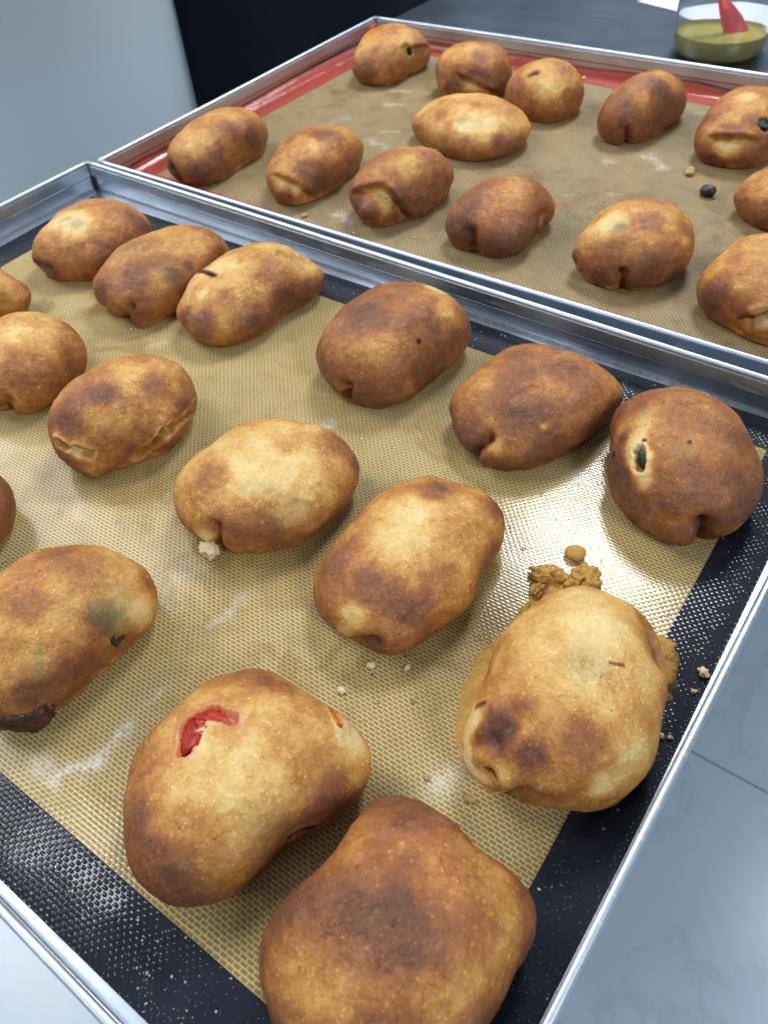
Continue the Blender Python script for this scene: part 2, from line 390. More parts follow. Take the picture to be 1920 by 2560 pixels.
def baking_mat(name, loc, rz, outer, inner, mb, mg, label, smears, lim=None, curl=0.0):
    """outer/inner = (x0,x1,y0,y1) in the mat's own frame (centre at loc)"""
    root = empty(name, (loc[0], loc[1], 0), rz); tag(root, label, 'baking mat', 'woven silicone baking mats')
    ox0, ox1, oy0, oy1 = outer; ix0, ix1, iy0, iy1 = inner
    # border: four mitred strips, gently wavy, joined as one moulded frame
    xs = sorted(set(np.concatenate([np.linspace(ox0, ix0, 10), np.linspace(ix0, ix1, 120), np.linspace(ix1, ox1, 10)]).round(6)))
    ys = sorted(set(np.concatenate([np.linspace(oy0, iy0, 10), np.linspace(iy0, iy1, 80), np.linspace(iy1, oy1, 10)]).round(6)))
    X, Y = np.meshgrid(xs, ys); nx, ny = len(xs), len(ys)
    Pn = np.stack([X.ravel(), Y.ravel(), 0 * X.ravel()], 1)
    Z = .00100 + .00022 * fbm(Pn * 30, 5, 2)
    edge = np.minimum(np.minimum(X - ox0, ox1 - X), np.minimum(Y - oy0, oy1 - Y)).ravel()
    Z = Z - .0002 * np.exp(-edge / .0012)
    if curl:                  # far and left edges ride up against the walls
        e2 = np.minimum(X - ox0, oy1 - Y).ravel(); Z = Z + curl * (1 - sstep(0, .011, e2)) * (1 + .25 * fbm(Pn * 22, 8, 2))
    verts = np.stack([X.ravel(), Y.ravel(), Z], 1)
    if lim is not None:       # the mat stops at the tray's walls
        to, ta, lx0, lx1, ly0, ly1 = lim; cc, ss = math.cos(rz), math.sin(rz); ct, st = math.cos(ta), math.sin(ta)
        wx = loc[0] + verts[:, 0] * cc - verts[:, 1] * ss - to[0]; wy = loc[1] + verts[:, 0] * ss + verts[:, 1] * cc - to[1]
        tx = np.clip(wx * ct + wy * st, lx0, lx1); ty = np.clip(-wx * st + wy * ct, ly0, ly1)
        wx = tx * ct - ty * st + to[0] - loc[0]; wy = tx * st + ty * ct + to[1] - loc[1]
        verts[:, 0] = wx * cc + wy * ss; verts[:, 1] = -wx * ss + wy * cc
    fs = []
    for j in range(ny - 1):
        for i in range(nx - 1):
            cx_, cy_ = (xs[i] + xs[i+1]) / 2, (ys[j] + ys[j+1]) / 2
            if ix0 < cx_ < ix1 and iy0 < cy_ < iy1: continue
            fs.append((j*nx+i, j*nx+i+1, (j+1)*nx+i+1, (j+1)*nx+i))
    me = mesh_from('border', verts, fs)
    bm = bmesh.new(); bm.from_mesh(me); bmesh.ops.delete(bm, geom=[v for v in bm.verts if not v.link_faces], context='VERTS')
    bm.to_mesh(me); bm.free()
    link('border', me, root, mb, True)
    gx = np.linspace(ix0 - .0005, ix1 + .0005, 270); gy = np.linspace(iy0 - .0005, iy1 + .0005, 170)
    X, Y = np.meshgrid(gx, gy); Pn = np.stack([X.ravel(), Y.ravel(), 0 * X.ravel()], 1)
    Z = .00072 + .00018 * fbm(Pn * 30, 5, 2)
    n, mm = len(gx), len(gy)
    fs = [(j*n+i, j*n+i+1, (j+1)*n+i+1, (j+1)*n+i) for j in range(mm-1) for i in range(n-1)]
    me = mesh_from('woven_centre', np.stack([X.ravel(), Y.ravel(), Z], 1), fs)
    s = np.zeros(len(Pn)); c, sn = math.cos(rz), math.sin(rz)
    for (x1, y1, x2, y2, r, a) in smears:
        def loc2(x, y):
            dx, dy = x / 1000 - loc[0], y / 1000 - loc[1]; return np.array([dx*c + dy*sn, -dx*sn + dy*c, 0])
        A, B = loc2(x1, y1), loc2(x2, y2); d = B - A; L = max(d @ d, 1e-12)
        q = Pn + .004 * np.stack([fbm(Pn*120, 3, 2), fbm(Pn*120, 9, 2), 0*s], 1)
        tt = np.clip((q - A) @ d / L, 0, 1); dist = np.linalg.norm(q - (A + tt[:, None] * d), axis=1)
        s = np.maximum(s, a * np.exp(-(dist / (r * .00055)) ** 2))
    set_attr(me, 'smear', s)
    link('woven_centre', me, root, mg, True)
    return root

SMEAR = [(390.9, -353.9, 402.6, -353.6, 5, 0.6), (402.6, -353.6, 412.0, -343.6, 6, 1), (412.0, -343.6, 411.3, -333.4, 6, 1), (411.3, -333.4, 409.8, -320.8, 6, 0.9), (408.7, -310.8, 408.8, -304.2, 4, 0.5), (405.4, -266.8, 405.4, -248.3, 6, 0.45), (370.4, -256.5, 371.2, -252.7, 6, 0.4), (527.3, -273.7, 534.0, -264.6, 9, 0.6), (360.2, -134.7, 368.2, -134.3, 5, 0.8), (285.3, -253.2, 302.4, -257.8, 4, 0.4), (215.8, -133.7, 223.2, -126.4, 4, 0.4), (495.7, -94.1, 500.2, -95.3, 6, 0.5)]
SMEAR2 = [(108.7, 284.5, 121.6, 293.8, 6, 0.5), (119.2, 254.7, 133.0, 258.3, 6, 0.5), (160.7, 205.0, 168.3, 208.7, 5, 0.5), (377.8, 262.9, 398.9, 250.1, 8, 0.6), (353.8, 240.9, 363.7, 241.3, 5, 0.4), (214.0, 64.3, 231.0, 57.1, 7, 0.7), (154.7, 185.6, 177.0, 175.6, 7, 0.5), (386.1, 360.1, 393.1, 357.9, 5, 0.4), (352.9, 170.6, 356.8, 170.6, 4, 0.4), (379.6, 186.9, 386.4, 188.5, 4, 0.4), (100.0, 180.5, 103.2, 210.9, 10, 0.25), (415.6, 197.7, 429.9, 189.2, 10, 0.2)]
baking_mat('baking_mat', (.3046, -.2031), .0171, (-.2909, .2925, -.1906, .1953), (-.2640, .2699, -.1647, .1711), M['black'], M['gold'],
           'gold woven silicone baking mat with black border in the nearer tray', SMEAR, ((0, 0), 0.0, .002, .598, -.3942, -.0018))
cr_, sr_ = math.cos(RA), math.sin(RA); mc = (RO[0] + .3*cr_ - .2*sr_, RO[1] + .3*sr_ + .2*cr_)
baking_mat('baking_mat', mc, RA - .0215, (-.299, .297, -.196, .194), (-.274, .2695, -.170, .1704), M['red'], M['gold2'],
           'tan woven silicone baking mat with red border in the farther tray', SMEAR2, (RO, RA, .0012, .598, .002, .3938), .006)
BUNS = {
 'F1': ([93.94, -75.43, 35.23, 43.64, 33.19, 1.564, 0.35, 1.19, -0.48, -0.87, -0.5, -0.23, 2.647], 0.36, [
   ('p', 6.4, -10.9, 34.9, 6.4, -10.9, 34.9, 13.0, 0.3),
   ('g', 8.4, -12.7, 34.5, 8.4, -12.7, 34.5, 6.0, 0.55),
   ('g', -3.7, -16.5, 34.5, -0.5, -11.4, 35.2, 2.5, 0.5),
   ('b', 25.6, 24.6, 24.0, 25.6, 24.6, 24.0, 9.0, 0.5),
   ('b', 28.6, 27.6, 18.3, 28.6, 27.6, 18.3, 5.0, 0.4),
   ('b', 20.9, -26.5, 26.0, 20.9, -26.5, 26.0, 9.0, 0.2),
   ('b', -5.3, -45.0, 12.7, 8.3, -42.3, 10.3, 5.0, 0.4),
   ('n', -11.3, -44.7, 12.6, 5.2, -43.4, 13.7, 3.0, 2.5),
   ('b', 32.8, -10.1, 14.0, 32.8, -10.1, 14.0, 10.0, 0.22),
   ('b', 3.3, -28.6, 31.1, 3.3, -28.6, 31.1, 5.0, 0.25),
  ], []),
 'F2': ([176.59, -80.7, 36.35, 49.65, 34.48, 1.456, -1.22, -0.62, 0.27, -0.14, 0.36, 1.28, 2.553], 0.43, [
   ('g', -9.8, -13.6, 35.7, -9.8, -13.6, 35.7, 10.0, 0.45),
   ('g', -8.6, -9.4, 36.1, -2.7, -14.0, 36.2, 2.0, 0.9),
   ('g', -14.0, -25.3, 32.8, -14.0, -25.3, 32.8, 2.5, 0.8),
   ('b', 17.4, -12.4, 33.5, 17.4, -12.4, 33.5, 9.0, 0.45),
   ('g', 24.4, -15.4, 29.0, 24.4, -15.4, 29.0, 7.0, 0.7),
   ('b', 27.3, -12.7, 26.9, 27.3, -12.7, 26.9, 5.0, 0.4),
   ('b', 11.5, -32.6, 30.2, 11.5, -32.6, 30.2, 10.0, 0.5),
   ('b', -11.1, -44.3, 22.2, -11.1, -44.3, 22.2, 8.0, 0.4),
   ('b', 29.5, 1.0, 26.8, 29.5, 1.0, 26.8, 3.0, 0.8),
   ('n', 17.5, -44.9, 16.9, 5.5, -41.8, 0.5, 3.2, 7.0),
   ('b', 28.2, 29.5, 22.3, 28.2, 29.5, 22.3, 7.0, 0.3),
   ('p', 30.0, -17.7, 5.6, 30.0, -17.7, 5.6, 6.0, 0.25),
   ('b', 20.8, -43.5, 13.7, 20.8, -43.5, 13.7, 5.0, 0.2),
   ('m', 17.9, -40.7, 3.1, 17.9, -40.7, 3.1, 5.0, 4.0),
  ], []),
 'F3': ([243.81, -67.79, 34.36, 49.32, 33.81, 1.551, -1.68, 2.48, -1.3, -0.58, 0.22, -1.6, 2.955], 0.4, [
   ('p', -8.4, -6.7, 34.2, -8.4, -6.7, 34.2, 10.0, 0.25),
   ('k', -20.7, -17.5, 29.6, -5.7, -19.3, 33.4, 2.0, 1.1),
   ('g', 14.1, 18.1, 32.2, 11.0, 23.8, 31.8, 1.6, 1.1),
   ('b', 10.3, -46.9, 20.6, 10.3, -46.9, 20.6, 7.0, 0.4),
   ('b', 28.5, -26.4, 19.9, 28.5, -26.4, 19.9, 8.0, 0.4),
   ('b', -7.1, -48.5, 19.0, -7.1, -48.5, 19.0, 6.0, 0.3),
   ('n', 18.9, 33.3, 26.7, 25.5, 37.5, 21.4, 3.0, 2.5),
   ('p', 29.4, 32.7, 20.8, 29.4, 32.7, 20.8, 5.0, 0.25),
   ('p', -1.6, -36.3, 29.0, -1.6, -36.3, 29.0, 4.0, 0.25),
   ('b', 13.4, -30.8, 29.1, 13.4, -30.8, 29.1, 7.0, 0.3),
   ('b', 33.1, 13.3, 12.6, 33.1, 13.3, 12.6, 10.0, 0.25),
   ('b', 17.1, 26.7, 29.5, 17.1, 26.7, 29.5, 6.0, 0.2),
  ], [(-19.9, -17.7, 30.0), (-5.7, -19.3, 33.4)]),
 'F4': ([362.23, -67.58, 42.26, 48.24, 36.13, 1.481, -1.02, 0.47, -0.55, -0.17, 0.65, -0.32, 2.773], 0.59, [
   ('b', 18.6, -0.3, 39.9, 18.6, -0.3, 39.9, 15.0, 0.2),
   ('b', -2.1, -15.6, 41.7, -2.1, -15.6, 41.7, 13.0, 0.2),
   ('r', 2.9, 35.5, 35.2, 2.9, 35.5, 35.2, 1.8, 1.2),
   ('p', 9.8, 33.9, 35.4, 9.8, 33.9, 35.4, 6.0, 0.5),
   ('g', 11.6, 31.7, 36.0, 11.6, 31.7, 36.0, 3.0, 0.5),
   ('k', 27.6, -11.5, 32.9, 27.6, -11.5, 32.9, 1.3, 1.2),
   ('n', 4.0, -48.7, 16.9, 0.0, -45.5, 5.2, 3.0, 6.0),
   ('p', -0.6, -47.9, 11.9, -0.6, -47.9, 11.9, 4.0, 0.35),
   ('b', -21.8, -37.8, 26.2, -21.8, -37.8, 26.2, 8.0, 0.2),
   ('p', 30.7, -28.9, 12.0, 30.7, -28.9, 12.0, 7.0, 0.25),
   ('p', 24.4, 19.2, 35.1, 24.4, 19.2, 35.1, 7.0, 0.2),
  ], []),
 'F5': ([457.63, -70.75, 33.71, 44.78, 37.49, 1.363, 0.96, 2.89, -1.57, 0.06, 0.43, -1.82, 2.791], 0.59, [
   ('b', 16.6, 16.8, 31.5, 16.6, 16.8, 31.5, 6.0, 0.35),
   ('b', -17.4, 8.5, 32.0, -17.4, 8.5, 32.0, 7.0, 0.25),
   ('b', 8.8, -27.8, 29.6, 8.8, -27.8, 29.6, 18.0, 0.1),
   ('n', -1.2, -44.2, 20.5, -6.8, -47.0, 11.4, 2.8, 6.0),
   ('p', 4.9, -45.2, 19.0, 4.9, -45.2, 19.0, 4.0, 0.3),
   ('m', 20.7, -27.4, 25.3, 20.7, -27.4, 25.3, 2.0, 0.9),
   ('p', 20.7, -27.4, 25.3, 20.7, -27.4, 25.3, 2.0, 0.4),
   ('p', 10.9, -8.2, 33.3, 10.9, -8.2, 33.3, 10.0, 0.2),
   ('p', 31.5, -19.3, 17.2, 31.5, -19.3, 17.2, 12.0, 0.12),
   ('b', -15.1, -41.7, 18.6, -15.1, -41.7, 18.6, 8.0, 0.15),
   ('m', -1.7, -47.3, 8.1, -1.7, -47.3, 8.1, 6.0, 2.5),
  ], []),
 'F6': ([541.26, -76.85, 42.51, 44.36, 34.04, 2.226, 1.27, 0.11, 0.03, -0.17, 0.78, 0.62, 2.312], 0.56, [
   ('p', -17.5, -18.8, 35.4, -8.9, -32.0, 29.8, 6.0, 0.6),
   ('h', -14.0, -22.7, 35.2, -10.5, -29.6, 31.5, 2.8, 3.2),
   ('k', -13.5, -23.7, 34.8, -10.7, -29.2, 31.8, 2.2, 0.7),
   ('b', -18.9, -30.0, 22.8, -18.9, -30.0, 22.8, 9.0, 0.5),
   ('b', -25.7, -13.4, 31.7, -25.7, -13.4, 31.7, 4.0, 0.4),
   ('k', -27.6, -19.0, 23.0, -27.6, -19.0, 23.0, 1.3, 1.0),
   ('k', -14.5, -17.5, 37.6, -14.5, -17.5, 37.6, 1.1, 1.1),
   ('k', 4.4, -12.2, 42.1, 4.4, -12.2, 42.1, 1.0, 1.1),
   ('g', -21.7, -1.6, 38.6, -21.7, -1.6, 38.6, 4.0, 0.5),
   ('g', 3.6, -20.0, 40.4, 3.6, -20.0, 40.4, 5.0, 0.35),
   ('p', -20.4, -7.1, 38.2, -32.4, -4.9, 26.5, 6.0, 0.25),
   ('n', 24.5, -35.7, 20.2, 25.6, -31.6, 5.2, 3.0, 8.0),
   ('b', 24.9, -18.0, 36.1, 24.9, -18.0, 36.1, 20.0, 0.15),
   ('p', 35.2, -23.6, 11.9, 35.2, -23.6, 11.9, 7.0, 0.25),
   ('m', 20.5, -38.0, 11.2, 20.5, -38.0, 11.2, 8.0, 3.0),
   ('m', 30.7, -30.2, 14.1, 30.7, -30.2, 14.1, 7.0, 1.5),
  ], [(-13.8, -22.7, 35.3), (-11.8, -26.5, 33.5), (-10.0, -30.0, 31.4)]),
 'F7': ([77.48, -169.6, 32.19, 34.41, 30.08, -0.12, -1.01, 1.97, -1.27, 1.41, -1.62, 0.72, 2.725], 0.4, [
   ('p', 35.2, 8.6, 10.1, 35.2, 8.6, 10.1, 8.0, 0.25),
   ('b', 32.0, 20.1, 17.1, 32.0, 20.1, 17.1, 6.0, 0.3),
  ], []),
 'F8': ([177.33, -199.33, 37.2, 36.19, 34.95, 1.777, -0.38, -0.99, -0.25, -0.44, -0.17, 0.17, 2.551], 0.38, [
   ('p', 5.0, 13.0, 36.4, 5.0, 13.0, 36.4, 14.0, 0.2),
   ('b', 25.2, -17.3, 28.5, 25.2, -17.3, 28.5, 11.0, 0.35),
   ('p', 5.6, -1.9, 37.5, 5.6, -1.9, 37.5, 12.0, 0.15),
   ('n', 24.8, -29.5, 14.8, 16.1, -27.8, 0.5, 4.0, 6.0),
   ('b', 9.1, 33.6, 24.0, 9.1, 33.6, 24.0, 6.0, 0.2),
   ('b', 31.1, 14.7, 13.1, 31.1, 14.7, 13.1, 6.0, 0.15),
   ('b', 28.2, -1.3, 29.1, 28.2, -1.3, 29.1, 5.0, 0.15),
  ], []),
 'F9': ([271.12, -198.14, 40.08, 41.94, 33.57, 1.327, 0.38, 1.2, 0.77, -0.15, 0.25, 0.26, 1.866], 0.42, [
   ('b', -1.1, -27.1, 35.6, -1.1, -27.1, 35.6, 12.0, 0.5),
   ('b', 6.9, -10.1, 39.6, 6.9, -10.1, 39.6, 7.0, 0.45),
   ('b', 18.5, 12.7, 36.5, 18.5, 12.7, 36.5, 8.0, 0.45),
   ('p', 9.9, 5.0, 39.7, 9.9, 5.0, 39.7, 10.0, 0.2),
   ('h', 27.7, 24.7, 12.9, 34.7, -0.4, 17.2, 2.8, 6.0),
   ('h', 34.7, -0.4, 17.2, 25.7, -16.9, 7.6, 2.8, 6.0),
   ('g', 34.7, -0.4, 17.2, 32.6, 16.1, 16.3, 2.2, 0.35),
   ('g', 34.7, -0.4, 17.2, 28.6, -13.5, 10.2, 2.2, 0.35),
   ('h', -3.0, -40.7, 22.9, 13.8, -34.8, 19.5, 2.2, 4.5),
   ('m', 28.8, 22.8, 19.8, 33.3, 0.7, 23.2, 2.5, 1.6),
   ('m', 33.3, 0.7, 23.2, 25.2, -19.5, 12.4, 2.5, 1.6),
   ('b', 29.4, 21.0, 21.4, 25.6, -19.2, 14.1, 2.5, 0.25),
   ('m', 11.6, -35.2, 23.2, -5.1, -39.5, 25.0, 2.5, 1.2),
   ('n', 25.2, -4.8, 32.8, 29.6, -10.9, 23.2, 2.5, 0.8),
   ('m', 27.7, -1.1, 31.1, 28.6, -14.5, 16.1, 2.5, 0.8),
   ('p', 7.0, -39.1, 20.2, 7.0, -39.1, 20.2, 3.5, 0.7),
   ('g', 7.0, -39.1, 20.2, 7.0, -39.1, 20.2, 3.0, 0.3),
   ('b', 30.5, 4.0, 0.5, 30.5, 4.0, 0.5, 8.0, 0.35),
   ('m', 23.9, -3.1, 34.1, 24.2, -21.0, 22.3, 3.0, 0.8),
   ('p', 26.3, -14.7, 26.6, 26.3, -14.7, 26.6, 6.0, 0.15),
   ('b', 31.0, 16.6, 23.0, 31.0, 16.6, 23.0, 4.0, 0.3),
   ('m', 14.0, -34.1, 9.1, 14.0, -34.1, 9.1, 7.0, 5.0),
   ('b', 9.6, -35.8, 4.9, 9.6, -35.8, 4.9, 5.0, 0.3),
   ('m', 24.7, 28.7, 19.9, 24.7, 28.7, 19.9, 5.0, 2.0),
  ], []),
 'F10': ([375.51, -195.0, 34.89, 45.22, 38.04, 1.088, 0.7, 0.44, -1.53, -0.19, 0.1, -0.73, 2.155], 0.33, [
   ('p', 9.4, -5.2, 34.8, 9.4, -5.2, 34.8, 18.0, 0.3),
   ('b', -9.4, -21.4, 33.0, -9.4, -21.4, 33.0, 8.0, 0.35),
   ('b', 18.8, -29.9, 24.1, 18.8, -29.9, 24.1, 12.0, 0.35),
   ('b', -17.1, -33.1, 27.0, -17.1, -33.1, 27.0, 9.0, 0.25),
   ('b', 7.1, 9.3, 34.9, 7.1, 9.3, 34.9, 5.0, 0.3),
   ('b', 19.7, 33.5, 25.8, 19.7, 33.5, 25.8, 10.0, 0.25),
   ('n', 4.4, -39.9, 21.5, 5.0, -42.4, 11.1, 3.0, 6.0),
   ('p', -1.4, -43.9, 13.4, -1.4, -43.9, 13.4, 5.0, 0.6),
   ('m', 30.1, -0.3, 28.5, 32.3, 5.4, 27.0, 1.4, 0.5),
   ('m', 32.3, 5.4, 27.0, 37.0, 11.0, 21.6, 1.4, 0.5),
   ('m', 28.9, -9.2, 27.8, 34.9, -3.6, 23.7, 1.4, 0.5),
   ('m', 34.6, -4.0, 23.9, 37.4, -6.0, 18.4, 1.4, 0.5),
   ('m', -9.1, -36.4, 26.5, 2.4, -37.7, 24.8, 1.5, 0.5),
   ('g', 30.7, -17.5, 22.8, 30.7, -17.5, 22.8, 10.0, 0.2),
   ('b', 33.8, 31.0, 15.7, 33.8, 31.0, 15.7, 5.0, 0.3),
   ('b', -21.6, 17.2, 29.8, -21.6, 17.2, 29.8, 8.0, 0.25),
  ], [(-0.7, -43.9, 12.9)]),
 'F11': ([463.54, -194.73, 33.35, 48.92, 33.06, 1.567, 0.09, 0.04, 0.65, -0.67, 0.75, -0.21, 3.081], 0.38, [
   ('b', -4.6, 26.9, 30.9, -4.6, 26.9, 30.9, 8.0, 0.5),
   ('b', 19.5, 42.0, 19.3, 19.5, 42.0, 19.3, 7.0, 0.3),
   ('b', -22.0, -28.3, 25.1, -22.0, -28.3, 25.1, 9.0, 0.4),
   ('b', -15.4, -44.1, 19.0, -15.4, -44.1, 19.0, 10.0, 0.35),
   ('p', -2.1, 7.7, 33.6, -2.1, 7.7, 33.6, 15.0, 0.2),
   ('b', 7.6, -31.9, 29.0, 7.6, -31.9, 29.0, 10.0, 0.35),
   ('b', 25.4, -8.3, 27.0, 21.4, -32.1, 23.4, 6.0, 0.3),
   ('p', 4.1, -44.2, 22.6, 4.1, -44.2, 22.6, 5.0, 0.35),
   ('n', 6.4, -49.2, 9.9, 14.0, -47.3, 14.9, 3.0, 5.0),
   ('p', 2.1, -49.6, 12.9, 2.1, -49.6, 12.9, 5.0, 0.5),
   ('b', 15.0, -47.2, 12.9, 15.0, -47.2, 12.9, 5.0, 0.3),
   ('p', 0.8, -12.3, 33.4, 0.8, -12.3, 33.4, 12.0, 0.15),
   ('b', -21.2, 14.3, 28.8, -21.2, 14.3, 28.8, 10.0, 0.2),
  ], []),
 'F12': ([240.64, -303.88, 41.0, 43.17, 36.83, -0.01, -0.06, 0.3, -0.28, 0.35, -0.51, 0.16, 2.491], 0.45, [
   ('b', 35.1, 26.2, 17.6, 35.1, 26.2, 17.6, 7.0, 0.2),
  ], []),
 'F13': ([355.35, -311.41, 39.95, 41.95, 32.61, 1.622, -2.51, 2.39, -0.63, -0.7, 0.84, -0.01, 2.504], 0.37, [
   ('b', 2.1, -5.3, 40.2, 2.1, -5.3, 40.2, 9.0, 0.45),
   ('b', 3.6, 21.3, 37.6, 3.6, 21.3, 37.6, 11.0, 0.25),
   ('b', -12.7, 19.7, 36.3, -12.7, 19.7, 36.3, 9.0, 0.3),
   ('g', 27.1, 12.9, 28.3, 27.1, 12.9, 28.3, 6.0, 0.85),
   ('g', 24.4, 12.7, 31.4, 24.4, 12.7, 31.4, 3.0, 0.9),
   ('g', 28.5, 14.5, 25.9, 28.5, 14.5, 25.9, 4.0, 1.0),
   ('g', 30.2, 15.6, 22.1, 30.2, 15.6, 22.1, 3.0, 0.8),
   ('g', 31.3, 16.5, 17.8, 31.3, 16.5, 17.8, 2.5, 0.6),
   ('k', 28.2, 9.1, 27.3, 28.2, 9.1, 27.3, 4.0, 0.3),
   ('b', 27.4, 7.9, 28.8, 27.4, 7.9, 28.8, 7.0, 0.4),
   ('g', 30.6, 9.5, 21.3, 30.6, 9.5, 21.3, 3.5, 1.0),
   ('g', 17.8, 19.5, 34.3, 22.5, 21.6, 30.5, 1.8, 0.45),
   ('g', 22.5, 21.6, 30.5, 26.3, 24.1, 25.5, 1.6, 0.4),
   ('g', 20.7, -13.6, 34.2, 23.2, -18.5, 30.9, 1.7, 0.45),
   ('g', 23.2, -18.5, 30.9, 24.7, -22.6, 27.5, 1.8, 0.5),
   ('g', 25.0, -22.3, 27.3, 26.9, -19.2, 25.7, 1.5, 0.35),
   ('g', 14.5, 3.1, 38.4, 14.5, 3.1, 38.4, 6.0, 0.2),
   ('b', 25.1, -28.3, 23.3, 25.1, -28.3, 23.3, 6.0, 0.4),
   ('b', 25.8, -12.1, 29.8, 25.8, -12.1, 29.8, 12.0, 0.2),
   ('p', 30.3, 23.0, 18.7, 30.3, 23.0, 18.7, 7.0, 0.25),
   ('b', 22.3, 37.2, 18.7, 22.3, 37.2, 18.7, 5.0, 0.4),
   ('k', 31.2, 8.3, 16.6, 31.4, 11.1, 15.8, 1.8, 0.9),
   ('p', 14.3, -22.4, 35.1, 14.3, -22.4, 35.1, 10.0, 0.15),
   ('b', 9.6, -21.6, 36.7, 9.6, -21.6, 36.7, 5.0, 0.3),
  ], [(20.8, -36.0, 4.9), (17.1, -41.2, 9.4), (30.7, 9.3, 21.0), (31.3, 9.8, 15.6), (26.3, 12.8, 29.5)]),
 'F14': ([470.7, -315.65, 39.53, 43.84, 35.82, 1.334, -0.97, 4.31, -1.45, 0.39, -0.14, -0.83, 2.462], 0.36, [
   ('r', -12.1, -9.2, 38.7, -19.1, -1.3, 37.2, 4.5, 1.0),
   ('r', -19.1, -1.3, 37.2, -16.1, 5.9, 37.8, 4.5, 1.0),
   ('r', -16.1, 5.9, 37.8, -4.0, 8.5, 39.6, 4.0, 1.0),
   ('h', -12.1, -8.7, 38.8, -17.9, -1.8, 37.6, 3.0, 2.6),
   ('h', -17.9, -1.2, 37.6, -14.3, 5.5, 38.3, 3.6, 2.8),
   ('h', -14.3, 5.5, 38.3, -4.4, 8.3, 39.6, 2.4, 2.4),
   ('p', -10.2, -3.0, 39.3, -10.2, -3.0, 39.3, 6.0, 0.25),
   ('r', 0.7, 8.4, 39.7, 0.7, 8.4, 39.7, 6.0, 0.35),
   ('r', 20.2, 36.1, 25.3, 20.2, 36.1, 25.3, 4.0, 0.6),
   ('h', 18.3, 36.4, 25.5, 22.7, 34.5, 26.0, 2.2, 2.2),
   ('p', 27.8, 32.6, 24.8, 27.8, 32.6, 24.8, 8.0, 0.4),
   ('g', 27.2, 33.4, 24.5, 27.2, 33.4, 24.5, 5.0, 0.2),
   ('b', -2.3, 31.2, 32.7, -2.3, 31.2, 32.7, 8.0, 0.4),
   ('b', 9.4, -39.7, 26.3, 9.4, -39.7, 26.3, 14.0, 0.3),
   ('b', -10.1, -38.2, 27.6, -10.1, -38.2, 27.6, 10.0, 0.3),
   ('b', 37.0, 9.4, 20.2, 37.0, 9.4, 20.2, 9.0, 0.4),
   ('p', 8.5, -5.9, 39.3, 8.5, -5.9, 39.3, 18.0, 0.2),
   ('k', 31.4, -6.0, 13.2, 34.1, 0.4, 12.9, 1.8, 1.2),
   ('h', 31.5, -5.5, 12.8, 33.9, -0.0, 12.9, 1.5, 2.0),
   ('g', 29.7, -9.6, 25.3, 29.7, -9.6, 25.3, 9.0, 0.3),
   ('b', 18.2, -36.7, 22.9, 18.2, -36.7, 22.9, 10.0, 0.2),
   ('b', -15.3, 30.4, 29.9, -15.3, 30.4, 29.9, 10.0, 0.25),
   ('b', -13.3, -26.2, 34.4, -13.3, -26.2, 34.4, 8.0, 0.2),
  ], [(-12.1, -9.2, 38.7), (-16.4, -4.3, 38.0), (-19.1, 1.5, 37.1), (-16.1, 5.9, 37.8), (-9.4, 7.9, 39.0), (-3.6, 8.6, 39.6), (17.0, 36.6, 25.6), (23.1, 34.0, 26.3)]),
 'F15': ([555.85, -218.09, 41.92, 46.75, 33.27, 1.687, 1.55, -0.67, 0.83, -0.96, -1.08, -0.06, 2.803], 0.25, [
   ('p', -7.4, 14.7, 41.1, -7.4, 14.7, 41.1, 20.0, 0.2),
   ('g', 2.7, 0.0, 42.3, 2.7, 0.0, 42.3, 8.0, 0.35),
   ('k', 17.2, 29.7, 31.7, 17.2, 29.7, 31.7, 8.0, 0.4),
   ('k', 10.6, 40.2, 27.7, 10.6, 40.2, 27.7, 6.0, 0.25),
   ('k', 21.7, 25.3, 30.2, 21.7, 25.3, 30.2, 5.0, 0.4),
   ('g', 16.7, 31.1, 31.3, 16.7, 31.1, 31.3, 7.0, 0.35),
   ('b', -12.2, -28.0, 35.8, -12.0, -37.6, 30.6, 6.0, 0.36),
   ('b', -3.7, -39.2, 31.5, -3.7, -39.2, 31.5, 8.0, 0.33),
   ('b', 17.1, -27.0, 34.9, 17.1, -27.0, 34.9, 10.0, 0.4),
   ('b', 3.3, -38.6, 31.6, 3.3, -38.6, 31.6, 5.0, 0.4),
   ('k', 10.2, 4.2, 41.4, 14.2, 6.7, 40.2, 0.7, 0.7),
   ('k', -24.0, -30.2, 25.7, -21.1, -28.9, 30.0, 1.1, 0.7),
   ('k', -9.4, -46.6, 21.4, -6.0, -46.8, 21.6, 1.0, 0.7),
   ('h', -0.1, -46.5, 11.2, -6.3, -47.8, 9.8, 1.4, 1.5),
   ('n', -8.7, -47.0, 20.7, -8.7, -47.0, 20.7, 3.0, 2.5),
   ('b', -14.9, -40.5, 26.6, -14.9, -40.5, 26.6, 5.0, 0.3),
   ('b', -17.0, -41.8, 24.0, -17.0, -41.8, 24.0, 4.0, 0.35),
   ('p', -21.5, -35.4, 25.3, -21.5, -35.4, 25.3, 4.0, 0.35),
   ('p', -17.5, -45.6, 16.8, -17.5, -45.6, 16.8, 4.0, 0.35),
   ('b', -9.2, -36.2, 32.6, -9.2, -36.2, 32.6, 3.0, 0.4),
   ('b', -6.3, -25.6, 38.3, -6.3, -25.6, 38.3, 4.0, 0.3),
   ('k', -22.4, -41.7, 14.6, -22.4, -41.7, 14.6, 1.8, 1.2),
   ('p', -24.4, -32.9, 22.9, -12.7, -48.3, 14.1, 4.0, 0.3),
   ('p', 25.6, -31.0, 25.3, 25.6, -31.0, 25.3, 5.0, 0.4),
   ('b', 26.0, -3.5, 34.4, 26.0, -3.5, 34.4, 10.0, 0.15),
   ('n', -9.0, -30.3, 35.9, -9.3, -39.0, 30.5, 3.0, 2.0),
